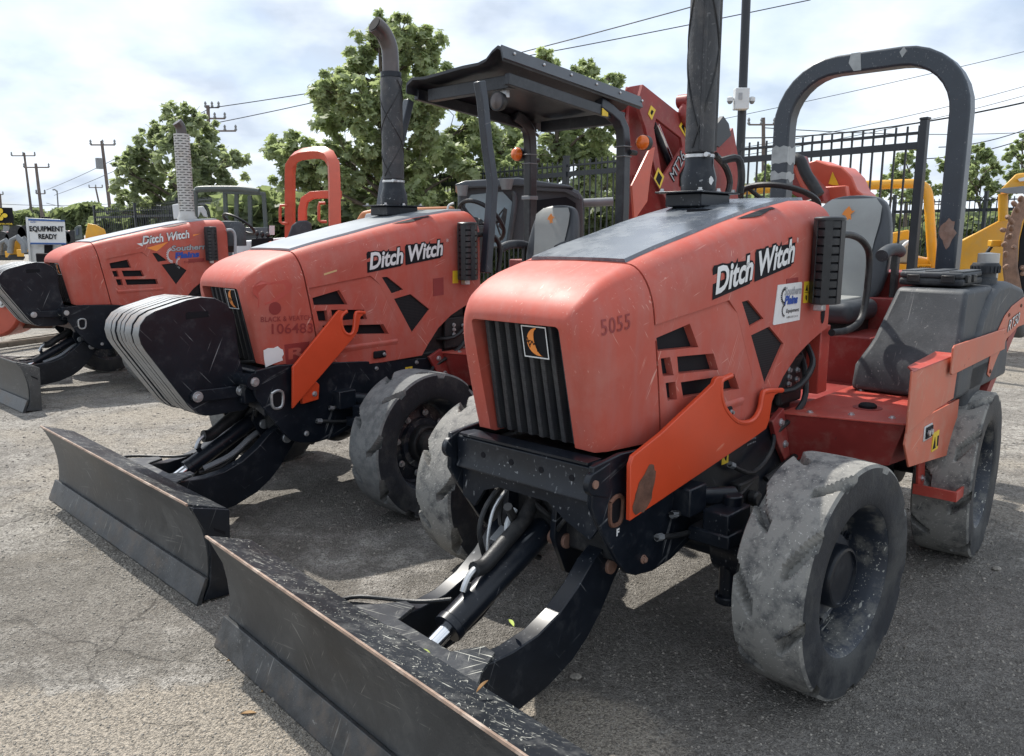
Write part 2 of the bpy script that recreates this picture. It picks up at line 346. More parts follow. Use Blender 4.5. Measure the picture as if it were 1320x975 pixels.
def side_w(x):
    return .30+.06*(.33-x)/1.33 if x < .33 else .30-.03*(x-.33)/.27
def bolt(g, c, r=.012, ax=(0, 1, 0), h=.01):
    c = Vector(c); ax = Vector(ax); g.cyl(c, c+ax*h*.4, r*1.5, n=12); g.cyl(c+ax*h*.4, c+ax*h*1.3, r, n=6)

# ------------------------------------------------------------------ wheel
def wheel_meshes(seed, depth=.045, ngroove=9, phase=0.):
    rs = random.Random(seed); R0, Wd = .392, .118
    NA, NW = 420, 26; vs = []
    prof = [Wd*math.copysign(min(1, abs(q)*1.0)**.8, q) for q in [-1+2*j/NW for j in range(NW+1)]]
    hurt = [rs.uniform(.75, 1.05) for _ in range(ngroove*2)]
    for i in range(NA):
        a = 2*math.pi*i/NA
        for y in prof:
            s_ = 1 if y > 0 else -1; t = abs(y)/Wd
            r = R0-.004*t*t - (.010 if t > .995 else .002 if t > .95 else 0)
            ph = a + s_*(.16+.05*math.sin(7*a)) - (.30*t+.12*max(0, t-.6)) + phase
            u = (ph/(2*math.pi)*ngroove) % 1; k = int((ph/(2*math.pi)*ngroove) % ngroove)+(ngroove if s_ > 0 else 0)
            wd = .060+.06*t; d = abs(u-.5)
            if t > .30+.12*(hurt[k]-.6) and d < wd: r -= depth*hurt[k]*min(1, (wd-d)/.028)*min(1, (t-.30-.12*(hurt[k]-.6))/.04)*(1 if t < .99 else .7)
            r += .0015*noise.noise(Vector((math.cos(a)*3, math.sin(a)*3, y*9)))
            vs.append((r*math.cos(a), y, r*math.sin(a)))
    m = NW+1
    fs = [(i*m+j, i*m+j+1, ((i+1) % NA)*m+j+1, ((i+1) % NA)*m+j) for i in range(NA) for j in range(NW)]
    tread = G().add(vs, fs)
    # side walls
    side = G()
    for s_ in (-1, 1):
        j = NW if s_ > 0 else 0; ring0 = []
        for i in range(NA): ring0.append(vs[i*m+j])
        rings = [ring0]
        for r, y in ((.362, Wd*1.01), (.30, Wd*.985), (.262, Wd*.955), (.252, Wd*.90), (.247, Wd*.72)):
            rings.append([(r*math.cos(2*math.pi*i/NA), s_*y, r*math.sin(2*math.pi*i/NA)) for i in range(NA)])
        vv = [v for q in rings for v in q]
        ff = [(k*NA+i, k*NA+(i+1) % NA, (k+1)*NA+(i+1) % NA, (k+1)*NA+i) for k in range(len(rings)-1) for i in range(NA)]
        side.add(vv, ff)
    return tread, side
def build_wheel(parent, at, steer, phase, kind):
    wh = bpy.data.objects.new('wheel', None); COL.objects.link(wh); wh.parent = parent; wh.location = at; wh.rotation_euler = (0, 0, steer); wh.empty_display_size = .1
    out = 1 if at[1] > 0 else -1
    t, sd = wheel_meshes(int(phase*10)+3, phase=phase)
    t.build('tyre', 'tyre_grey' if kind == 'grey' else 'tyre', wh, smooth=28); sd.build('sidewall', 'sidewall', wh, smooth=40)
    g = G(); g.lathe([(.252, .105), (.244, .097), (.232, .06), (.222, -.02), (.21, -.03), (.14, -.005), (.135, .02), (.06, .02)], (0, 0, 0), n=48)
    g.lathe([(.252, -.105), (.24, -.095), (.225, -.05), (.14, -.03)], (0, 0, 0), n=48)
    if out < 0: g.v = [(x, -y, z) for x, y, z in g.v]
    g.build('rim', 'rim', wh)
    h = G(); h.lathe([(.105, -.02), (.105, .055), (.098, .065), (.09, .067), (.088, .058), (.001, .058)], (0, 0, 0), n=32)
    if kind == 'grey': h.lathe([(.075, .05), (.075, .10), (.001, .105)], (0, 0, 0), n=24)
    if out < 0: h.v = [(x, -y, z) for x, y, z in h.v]
    h.build('hub', 'black' if kind != 'grey' else 'rubber', wh)
    first = None
    for k in range(8):
        a = 2*math.pi*k/8+.2
        if first is None:
            b = G(); bolt(b, (0, 0, 0), .012, (0, out, 0), .014); first = b.build('wheel_bolt', 'zinc' if kind == 'grey' else 'black', wh); o = first
        else: o = copy_part(first, wh)
        o.location = (.165*math.cos(a), out*.0, .165*math.sin(a))
    return wh

# ------------------------------------------------------------------ hood
def zt(x):
    pts = [(-1.06, 1.642), (-.8, 1.632), (-.5, 1.588), (-.2, 1.528), (.1, 1.458), (.36, 1.392), (.46, 1.362), (.53, 1.33), (.6, 1.285), (.66, 1.25)]
    for (a, b), (c, d) in zip(pts, pts[1:]):
        if x <= c: return b+(d-b)*(x-a)/(c-a)
    return pts[-1][1]
def zb(x):
    pts = [(-1.06, 1.12), (-.9, 1.085), (-.78, 1.045), (-.68, 1.0), (-.58, .93), (-.50, .84), (-.45, .775), (-.1, .765), (.2, .80), (.34, .815), (.66, .825)]
    for (a, b), (c, d) in zip(pts, pts[1:]):
        if x <= c: return b+(d-b)*(x-a)/(c-a)
    return pts[-1][1]
def ring(X, inset=0, top_in=0, shear=1.0, bot_in=0):
    """closed cross-section of the hood at station X"""
    w = side_w(X)-inset; pw = .205-inset*.6; T = zt(X)-top_in; B = zb(X)+bot_in; h = min(.155, (T-B)*.5)
    half = [(w-.012*(1-k/6)**2 if X > .3 else w, B+(T-h-B)*k/6) for k in range(7)]
    for k in range(1, 10):
        a = math.pi/2*k/9; half.append((pw+(w-pw)*math.cos(a)**.9, T-h+h*math.sin(a)))
    half += [(pw*.6, T+.003), (0, T+.005)]
    full = half+[(-y, z) for y, z in reversed(half[:-1])]
    lf = 1+.10*smooth01((X-.3)/.2)                      # the far cheek of the nose bulges a little more
    return [(X+(z-1.25)*.19*shear, y*lf if y < 0 else y, z) for y, z in full]
def loft(rings):
    m = len(rings[0]); g = G(); vs = [v for q in rings for v in q]
    fs = [(i*m+k, i*m+(k+1) % m, (i+1)*m+(k+1) % m, (i+1)*m+k) for i in range(len(rings)-1) for k in range(m)]
    fs += [tuple(range(m-1, -1, -1)), tuple((len(rings)-1)*m+k for k in range(m))]
    return g.add(vs, fs)
def smooth01(t): t = max(0, min(1, t)); return t*t*(3-2*t)
VENTS = {
 1: {'v1': [(0.278, 1.165), (0.099, 1.196), (0.044, 1.113), (0.27, 1.122)], 'v2a': [(0.253, 1.093), (0.205, 1.092), (0.183, 1.033), (0.24, 1.037)],
     'v2b': [(0.161, 1.091), (-0.05, 1.08), (-0.086, 1.018), (0.15, 1.033)], 'v3a': [(0.223, 1.008), (0.172, 1.005), (0.161, 0.947), (0.21, 0.95)],
     'v3b': [(0.136, 1.001), (-0.198, 0.988), (-0.238, 0.928), (0.12, 0.947)], 'm1': [(-0.226, 1.254), (-0.274, 1.259), (-0.398, 1.178), (-0.293, 1.153)],
     'm2': [(-0.305, 1.124), (-0.445, 1.148), (-0.57, 1.067), (-0.437, 0.912)], 'crease': [(0.315, 1.211), (-0.14, 1.264)]},
 2: {'v1': [(0.266, 1.159), (0.103, 1.192), (0.054, 1.112), (0.259, 1.121)], 'v2a': [(0.247, 1.087), (0.187, 1.086), (0.179, 1.03), (0.235, 1.032)],
     'v2b': [(0.155, 1.088), (-0.05, 1.075), (-0.068, 1.022), (0.147, 1.028)], 'v3a': [(0.215, 1.006), (0.167, 1.005), (0.153, 0.959), (0.201, 0.96)],
     'v3b': [(0.127, 1.001), (-0.176, 0.984), (-0.21, 0.927), (0.113, 0.951)], 'm1': [(-0.172, 1.254), (-0.212, 1.256), (-0.327, 1.175), (-0.241, 1.153)],
     'm2': [(-0.253, 1.127), (-0.376, 1.15), (-0.519, 1.047), (-0.381, 0.915)], 'crease': [(0.305, 1.213), (-0.099, 1.264)]},
 3: {'v1': [(0.215, 1.21), (0.045, 1.241), (0.021, 1.163), (0.205, 1.159)], 'v2a': [(0.199, 1.134), (0.152, 1.136), (0.14, 1.08), (0.182, 1.079)],
     'v2b': [(0.108, 1.135), (-0.075, 1.133), (-0.096, 1.075), (0.092, 1.078)], 'v3a': [(0.172, 1.054), (0.121, 1.052), (0.111, 0.997), (0.155, 0.995)],
     'v3b': [(0.085, 1.05), (-0.211, 1.043), (-0.228, 0.991), (0.069, 0.995)], 'm1': [(-0.189, 1.302), (-0.235, 1.305), (-0.336, 1.224), (-0.239, 1.209)],
     'm2': [(-0.269, 1.187), (-0.41, 1.201), (-0.53, 1.119), (-0.405, 0.976)], 'crease': [(0.262, 1.253), (-0.09, 1.314)]}}
def inset_poly(p, d):
    cx = sum(a for a, _ in p)/len(p); cz = sum(b for _, b in p)/len(p); out = []
    for a, b in p:
        l = math.hypot(a-cx, b-cz); out.append((cx+(a-cx)*(1-d/l), cz+(b-cz)*(1-d/l)))
    return out
SKIN = {}; CUR = [1]
def build_hood(root, k, rear=-1.02):
    V = VENTS[k]
    # rear body
    xs = [rear+.0, rear+.012, rear+.04, -.95, -.88, -.80, -.74, -.68, -.63, -.58, -.54, -.50, -.475, -.45, -.40, -.32, -.24, -.16, -.08, 0, .08, .16, .24, .309]
    xs = sorted(set(x for x in xs if x >= rear)); rings = []
    for i, x in enumerate(xs):
        ins = .03 if i == 0 else .012 if i == 1 else 0
        rings.append(ring(x, ins, ins, smooth01((x+.1)/.4)))
    body = loft(rings).mesh('hood')
    cut = G(); depth = .034
    for key, p in V.items():
        if key == 'crease': continue
        q = inset_poly(p, -.006) if key[0] == 'v' else p
        for s_ in (1, -1):
            n = len(q)
            inner = [(a, s_*(side_w(a)-(depth if key[0] == 'v' else .012)), b) for a, b in (inset_poly(q, .004))]
            outer = [(a, s_*(side_w(a)+.05), b) for a, b in q]
            cut.add(inner+outer, [tuple(range(n)), tuple(range(2*n-1, n-1, -1))]+[(i, i+n, (i+1) % n+n, (i+1) % n) for i in range(n)])
    c0, c1 = V['crease']                                  # shallow sunk field below the crease line
    for s_ in (1, -1):
        fp = [(c0[0]-.012, c0[1], .011), (c1[0], c1[1], .011), (c1[0]-.06, c1[1]-.05, .0), (c1[0]-.20, c1[1]-.31, .0), (c0[0]-.09, .90, .0), (c0[0]-.075, .92, .006)]
        inn = [(a, s_*(side_w(a)-d-.0005), b) for a, b, d in fp]; out = [(a, s_*(side_w(a)+.05), b) for a, b, d in fp]; n = len(fp)
        cut2 = G().add(inn+out, [tuple(range(n)), tuple(range(2*n-1, n-1, -1))]+[(i, i+n, (i+1) % n+n, (i+1) % n) for i in range(n)])
        body = boolean_cut(body, cut2.mesh('c'))
    # louvre slots in the top shoulders and slot in the top
    body = boolean_cut(body, cut.mesh('c'))
    SKIN[k] = [BVHTree.FromPolygons([v.co.copy() for v in body.vertices], [tuple(p.vertices) for p in body.polygons])]
    hood = place('hood', body, 'red', root, smooth=32)
    for key, p in V.items():
        if key == 'crease': continue
        q = inset_poly(p, .003); d = .031 if key[0] == 'v' else .009
        for s_ in (1, -1):
            g = G(); n = len(q)
            a_ = [(a, s_*(side_w(a)-d-.006), b) for a, b in q]; b_ = [(a, s_*(side_w(a)-d), b) for a, b in q]
            g.add(a_+b_, [tuple(range(n)), tuple(range(2*n-1, n-1, -1))]+[(i, i+n, (i+1) % n+n, (i+1) % n) for i in range(n)])
            g.build('vent_dark_or_screen', 'print_hole_black' if key[0] == 'v' else 'screen', hood, smooth=0)  # open v vents get a black sheet painting their inner darkness; m vents a screen
    # ledge along the lower flank
    zz = V['v3b'][2][1]-.045
    for s_ in (1, -1):
        g = G(); pr = []
        for x in (.17, -.02, -.16, -.27):
            y = side_w(x); zc = zz-(x-.0)*.02
            pr.append([(x, s_*(y-.01), zc+.012), (x, s_*(y+.007), zc+.0), (x, s_*(y+.007), zc-.012), (x, s_*(y-.01), zc-.05)])
        vs = [v for q in pr for v in q]; fs = [(i*4+j, i*4+j+1, (i+1)*4+j+1, (i+1)*4+j) for i in range(3) for j in range(3)]+[(0, 1, 2, 3), (15, 14, 13, 12)]
        g.add(vs, fs)
        g.build('flank_ledge', 'red', hood, smooth=60)
    g = G(); g.box((-.14, side_w(-.14)+.006, .853 if k == 1 else .815), (.085, .018, .042)); g.build('latch_plate', 'print_hole_black', hood, bevel=.008, seg=3)
    g = G(); bolt(g, (-.165, side_w(-.16)+.014, .853 if k == 1 else .815), .007); g.build('latch_screw', 'zinc', hood)
    # nose cap
    sx = .318; rings = [ring(X, 0, 0) for X in (sx, .36, .40, .44, .48, .515, .55, .575)]
    for X, i_, t_, bi in ((.598, .003, .003, 0), (.615, .010, .010, .0), (.627, .021, .020, .004), (.635, .036, .034, .008)):
        rings.append(ring(X, i_+.005, t_, 1, bi))
    cap = loft(rings).mesh('nose')
    cg = G(); pts = []
    for dxx in (-.075, .06):
        for y, z in ((-.190, .80), (-.208, 1.220), (.168, 1.220), (.182, .80)):
            pts.append((.635+dxx+(z-1.25)*.19, y, z))
    cg.add(pts, [(0, 1, 2, 3), (7, 6, 5, 4), (0, 4, 5, 1), (1, 5, 6, 2), (2, 6, 7, 3), (3, 7, 4, 0)])
    me = cg.mesh('c'); bm = bmesh.new(); bm.from_mesh(me)
    ed = [e for e in bm.edges if abs((e.verts[0].co-e.verts[1].co).normalized().x) > .9]
    bmesh.ops.bevel(bm, geom=ed, offset=.016, segments=4, affect='EDGES', profile=.5); bm.to_mesh(me); bm.free()
    cap = boolean_cut(cap, me)
    SKIN[k].append(BVHTree.FromPolygons([v.co.copy() for v in cap.vertices], [tuple(p.vertices) for p in cap.polygons]))
    nose = place('nose_cap', cap, 'red', root, smooth=32)
    # grille: backing and upright ribs
    fx = lambda z, d=0: .635-d+(z-1.25)*.19
    g = G(); g.add([(fx(z, .062)+o, y, z) for o in (-.01, 0) for y, z in ((-.188, .825), (-.206, 1.222), (.167, 1.222), (.18, .825))], [(0, 1, 2, 3), (7, 6, 5, 4), (0, 4, 5, 1), (1, 5, 6, 2), (2, 6, 7, 3), (3, 7, 4, 0)])
    gr = g.build('grille', 'grille', nose, smooth=0)
    for j in range(8):
        yc = -.166+.0455*j; g = G()
        vs = []
        for z, wz in ((.832, 1.06), (1.216, .985)):
            y = yc*wz
            vs += [(fx(z, .060), y-.017, z), (fx(z, .030), y-.012, z), (fx(z, .027), y+.008, z), (fx(z, .060), y+.014, z)]
        g.add(vs, [(0, 1, 5, 4), (1, 2, 6, 5), (2, 3, 7, 6), (0, 3, 2, 1), (4, 5, 6, 7), (3, 0, 4, 7)])
        g.build('grille_rib', 'grille', gr, bevel=.003, smooth=0)
    # emblem
    y0, z0, e_ = .045, 1.16, .052
    def em(a, b, t=0): return (fx(z0+b, .024)+t, y0+a, z0+b)
    g = G(); pl = [(-e_, -e_), (e_, -e_), (e_, e_), (-e_, e_)]
    g.add([em(a, b, t) for t in (-.006, 0) for a, b in pl], [(3, 2, 1, 0), (4, 5, 6, 7), (0, 1, 5, 4), (1, 2, 6, 5), (2, 3, 7, 6), (3, 0, 4, 7)])
    bd = g.build('emblem', 'print_hole_black', nose, smooth=0)
    g = G()
    for a0, b0, a1, b1 in ((-1, -1, 1, -.92), (-1, .92, 1, 1), (-1, -.92, -.92, .92), (.92, -.92, 1, .92)):
        g.add([em(a*e_, b*e_, .0015) for a, b in ((a0, b0), (a1, b0), (a1, b1), (a0, b1))], [(0, 1, 2, 3)])
    g.build('emblem_border', 'white', bd, smooth=0)
    g = G(); n = 14; o_ = []; i_ = []
    for j in range(n+1):
        t = j/n; a = math.pi*(.55+1.0*t)
        o_.append((.018+.052*math.cos(a)*.95-.004*t, .002+.046*math.sin(a)))
        i_.append((.018+.052*math.cos(a)*.95-.004*t+.026*math.sin(math.pi*t)+.01*t, .002+.046*math.sin(a)*(.9+.1*t)))
    vs = [em(-a*-1, b, .002) for a, b in o_]+[em(a, b, .002) for a, b in i_]
    g.add(vs, [(j, j+1, n+2+j, n+1+j) for j in range(n)]); g.build('emblem_crescent', 'orangeprint', bd, smooth=0)
    g = G()
    for a0, b0, a1, b1 in ((-.03, .014, -.022, -.018), (-.022, -.012, -.010, .004), (-.012, .004, -.004, -.01), (-.004, -.008, .004, .002), (.006, -.01, .008, -.03), (-.034, .0, -.016, .004)):
        d = Vector((a1-a0, b1-b0)); nn = Vector((-d.y, d.x)).normalized()*.0018
        g.add([em(a0+nn.x, b0+nn.y, .003), em(a0-nn.x, b0-nn.y, .003), em(a1-nn.x, b1-nn.y, .003), em(a1+nn.x, b1+nn.y, .003)], [(0, 1, 2, 3)])
    g.build('emblem_figure', 'print_hole_black', bd, smooth=0)
    # top sheet
    g = G(); st = [.305, .15, 0, -.2, -.4, -.6, -.8, -.96 if rear < -1 else rear+.05]; vs = []
    for x in st:
        hw = .203+.012*(.3-x)
        k_ = smooth01((x+.1)/.4)
        for y, d in ((-hw, -.004), (-hw+.006, .009), (-hw*.5, .011), (hw*.5, .011), (hw-.006, .009), (hw, -.004)):
            z = zt(x)+d+.003; vs.append((x+(z-1.25)*.19*k_, y, z))
    m = 6; g.add(vs, [(i*m+j, i*m+j+1, (i+1)*m+j+1, (i+1)*m+j) for i in range(len(st)-1) for j in range(m-1)]+[tuple(range(m-1, -1, -1))])
    ts = g.build('top_sheet', 'topsheet' if k == 1 else 'topgrey', root, smooth=25)
    # slots
    g = G(); x = -.45; g.prism([(-.40, -.02), (-.50, -.015), (-.52, .06), (-.42, .055)], zt(-.45)+.004, zt(-.45)+.0165, 'xy'); 
    if k == 1: g.build('top_slot', 'print_hole_black', ts, smooth=0)
    for s_ in (1, -1):
        g = G(); vs = []; a_, b_ = -.33, -.60; n = 6
        for j in range(n+1):
            t = j/n; x = a_+(b_-a_)*t; ww = .030*math.sin(math.pi*min(1, t*1.25)*.8+.05)
            for q in (0, 1):
                y = .235+.008*t+q*max(.002, ww)
                w = side_w(x); pw = .205; h = .155
                c_ = max(0, min(1, (y-pw)/(w-pw)))**(1/.9); z = zt(x)-h+h*math.sqrt(max(0, 1-c_*c_))
                vs.append((x, s_*y, z+.003))
        g.add(vs, [(2*j, 2*j+1, 2*j+3, 2*j+2) for j in range(n)]); g.build('shoulder_vent', 'screen', hood, smooth=60)
    return hood, nose

def side_pt(x, z, off=.002):
    for bv in SKIN.get(CUR[0], []):
        h_ = bv.ray_cast(Vector((x, 1, z)), Vector((0, -1, 0)))[0]
        if h_ is not None and h_.y > side_w(x)-.018: return (x, h_.y+off, z)
    X = x-(z-1.25)*.19*smooth01((x+.1)/.4); y = side_w(X)
    if X > .318:
        T, B = zt(X), zb(X); h = min(.155, (T-B)*.5); y -= .012*(1-max(0, min(1, (z-B)/(T-h-B))))**2
    return (x, y+off, z)
def side_text(root, name, s, x0, z0, x1, z1, h, mat, off=.003, offset=0, shear=0, spacing=1, extra=0):
    sl = (z1-z0)
    return lettering(name, s, lambda u, v: side_pt(x0+(x1-x0)*u, z0+sl*u+v*h, off), mat, root, offset=offset, shear=shear, spacing=spacing)
def side_poly(root, name, pts, mat, off=.003):
    n = len(pts); g = G(); g.add([side_pt(a, b, off) for a, b in pts]+[side_pt(a, b, off-.0025) for a, b in pts], [tuple(range(n)), tuple(range(2*n-1, n-1, -1))]+[(i, i+n, (i+1) % n+n, (i+1) % n) for i in range(n)])
    return g.build(name, mat, root, smooth=0)

# ------------------------------------------------------------------ chassis pieces
def strip2(path_up, path_dn): return path_up+list(reversed(path_dn))
def build_chassis(root, k):
    poly = [(.64, .815), (.648, .69), (.61, .625), (.50, .47), (.455, .42), (.40, .395), (.30, .378), (.18, .385), (.02, .43), (-.60, .43), (-1.9, .40), (-1.9, .70), (-.72, .74), (-.45, .755), (.5, .828)]
    for s_ in (1, -1):
        g = G(); g.prism(poly, s_*.300, s_*.318); pl = g.build('frame_plate', 'black', root, bevel=.004)
        g = G(); cx, cz = .525, .645; path = [(cx+.032, s_*.321, cz+.04), (cx+.032, s_*.321, cz-.012), (cx+.018, s_*.321, cz-.038), (cx-.018, s_*.321, cz-.038), (cx-.032, s_*.321, cz-.012), (cx-.032, s_*.321, cz+.04), (cx, s_*.321, cz+.052), (cx+.032, s_*.321, cz+.04)]
        g.tube(path, .0075, 6, 3); g.build('tow_eye_rim', 'brownrust' if k == 1 else 'zinc', pl)
        g = G(); g.prism([(cx+.028, cz+.04), (cx+.028, cz-.012), (cx+.014, cz-.032), (cx-.014, cz-.032), (cx-.028, cz-.012), (cx-.028, cz+.04)], s_*.315, s_*.3195); g.build('tow_eye_hole', 'print_hole_black', pl, smooth=0)
        for bx_, bz_, br_ in ((.36, .44, .010), (-.12, .735, .008), (-.42, .735, .008)):
            g = G(); bolt(g, (bx_, s_*.318, bz_), br_, (0, s_, 0)); g.build('frame_bolt', 'rustpin' if k == 1 else 'zinc', pl)
    # engine, gearbox, axles, belly
    g = G(); g.box((-.1, 0, .70), (1.1, .54, .16)); g.box((-.35, 0, .55), (1.2, .34, .30)); g.box((-1.3, 0, .58), (1.3, .5, .30)); g.box((.30, 0, .60), (.34, .58, .30)); g.box((-.62, 0, .93), (.52, .50, .40)); g.build('engine_block', 'rubber', root, bevel=.01)
    for xa in (-.07, -1.66):
        g = G(); g.cyl((xa, -.66, .395), (xa, .66, .395), .062, n=18); g.sphere((xa, -.02, .40), (.15, .13, .14), 16, 10)
        g.cyl((xa, .38, .395), (xa, .50, .395), .10, .12, 18); g.cyl((xa, -.38, .395), (xa, -.50, .395), .10, .12, 18); ax = g.build('axle', 'black', root)
        for s_ in (1, -1):
            g = G(); g.cyl((xa+.06, s_*.44, .20), (xa+.06, s_*.44, .60), .035, n=14); g.cyl((xa+.06, s_*.44, .20), (xa+.06, s_*.44, .23), .05, n=14); g.box((xa+.10, s_*.44, .52), (.16, .10, .09)); g.box((xa+.14, s_*.42, .47), (.10, .16, .05)); g.build('king_pin', 'black', ax, bevel=.006)
    g = G(); g.tube([(.10, .345, .60), (.02, .37, .585), (-.06, .42, .58)], .035, 10); g.box((.13, .345, .60), (.11, .08, .10)); g.build('steering_arm', 'black', root, bevel=.006)
    for i, pa in enumerate(([(-.55, .33, .70), (-.75, .36, .80), (-.88, .30, .93), (-.93, .24, 1.0)], [(-.5, .33, .52), (-.7, .36, .58), (-.9, .35, .60), (-1.2, .33, .58)], [(-.62, .2, .85), (-.72, .33, .86), (-.82, .36, .95), (-.9, .30, 1.02)])):
        G().tube(pa, .013, 8).build('hydraulic_hose', 'rubber', root)

def build_bumper(root, k):
    g = G()
    prof = [(.555, .812), (.594, .812), (.606, .808), (.614, .798), (.614, .712), (.622, .700), (.622, .692), (.600, .690), (.600, .70), (.600, .795), (.555, .80)]
    g.prism(prof, -.298, .298); bp = g.build('front_crossbar', 'black', root, bevel=.0015)
    if k == 1:
        for y in (-.17, -.04, .09, .215):
            g = G(); g.cyl((.612, y, .755), (.6155, y, .755), .0105, n=14); g.build('bolt_hole', 'print_hole_black', bp, smooth=0)
        g = G(); g.box((.585, 0, .812), (.07, .56, .008)); g.build('top_shelf', 'black', bp)
        va = [(-.298, .69), (.298, .69), (.298, .60), (.27, .56), (.17, .60), (.10, .645), (-.12, .645), (-.19, .62), (-.24, .55), (-.298, .58)]
        g = G(); g.prism(va, .575, .590, 'yz'); g.build('valance_plate', 'black', bp)
        for s_ in (1, -1):
            g = G(); n = 10; pl = [(.56, .70)]+[(.635+.034*math.cos(a), .762+.036*math.sin(a)) for a in [R(-80+170*j/n) for j in range(n+1)]]+[(.56, .812)]
            g.prism(pl, s_*.300, s_*.322); g.build('end_ear', 'black', bp, bevel=.003)
            g = G(); g.cyl((.638, s_*.318, .762), (.638, s_*.328, .762), .013, n=14); g.build('ear_bolt', 'rustpin', bp)
    else:
        g = G(); g.cyl((.66, -.30, .765), (.66, .335, .765), .034, n=20); g.cyl((.66, .325, .765), (.66, .345, .765), .042, n=20); tb = g.build('cross_tube', 'black', root)
        g = G(); bolt(g, (.66, .345, .765), .016); g.build('tube_bolt', 'zinc', tb)
        g = G(); va = [(-.298, .69), (.298, .69), (.298, .57), (.2, .60), (-.2, .60), (-.298, .57)]; g.prism(va, .575, .590, 'yz'); g.build('valance_plate', 'black', bp)

def two_tone(o, mat2, axis=1):
    o.data.materials.append(M[mat2])
    for p in o.data.polygons:
        if abs(p.normal[axis]) > .9: p.material_index = 1
WPOLY = [(.66, 1.09), (.70, 1.145), (.76, 1.178), (.83, 1.187), (.90, 1.178), (1.06, 1.135), (1.105, 1.112), (1.135, 1.075), (1.146, 1.03), (1.138, .985), (1.12, .95), (.935, .66), (.90, .62), (.86, .598), (.82, .59), (.64, .59), (.615, .60), (.605, .63), (.62, .74), (.65, .88)]
def build_weights(root, k):
    dz = .05 if k == 3 else 0
    me = None; n = 9
    for i in range(n):
        y = -.205+i*.0465
        if me is None:
            g = G()
            outer = [(a, b+dz) for a, b in WPOLY]
            g.prism(outer, -.0205, .0205); o = g.build('weight_plate', 'steelw', root, bevel=.0035, seg=2); me = o.data; two_tone(o, 'black')
        else:
            o = bpy.data.objects.new('weight_plate', me); COL.objects.link(o); o.parent = root
            b = o.modifiers.new('bevel', 'BEVEL'); b.width = .0035; b.segments = 2; b.limit_method = 'ANGLE'; b.angle_limit = R(35)
        o.location = (random.uniform(-.006, .006), y, random.uniform(-.004, .004))
    yo = -.205+8*.0465+.0205
    g = G(); z = 1.105+dz; g.prism([(.905, z+.018), (.915, z+.01), (.915, z-.018), (.80, z-.014), (.80, z+.016)], yo-.004, yo+.0015); g.build('grip_slot', 'print_hole_black', root, smooth=0)
    z = .705+dz; g = G(); g.prism([(.925, z+.012), (.90, z+.032), (.66, z+.022), (.58, z+.03), (.58, z-.04), (.66, z-.036), (.90, z-.026), (.925, z-.012)], yo+.002, yo+.022); g.build('weight_strap', 'black', root, bevel=.003)
    for x in (.895, .665):
        g = G(); g.cyl((x, yo+.022, z), (x, yo+.028, z), .027, n=20); g.cyl((x, yo+.028, z), (x, yo+.040, z), .016, n=6); g.build('strap_bolt', 'zinc', root, bevel=.001)
    g = G(); g.box((.62, 0, .70+dz), (.10, .50, .12)); g.build('weight_bracket', 'black', root, bevel=.006)

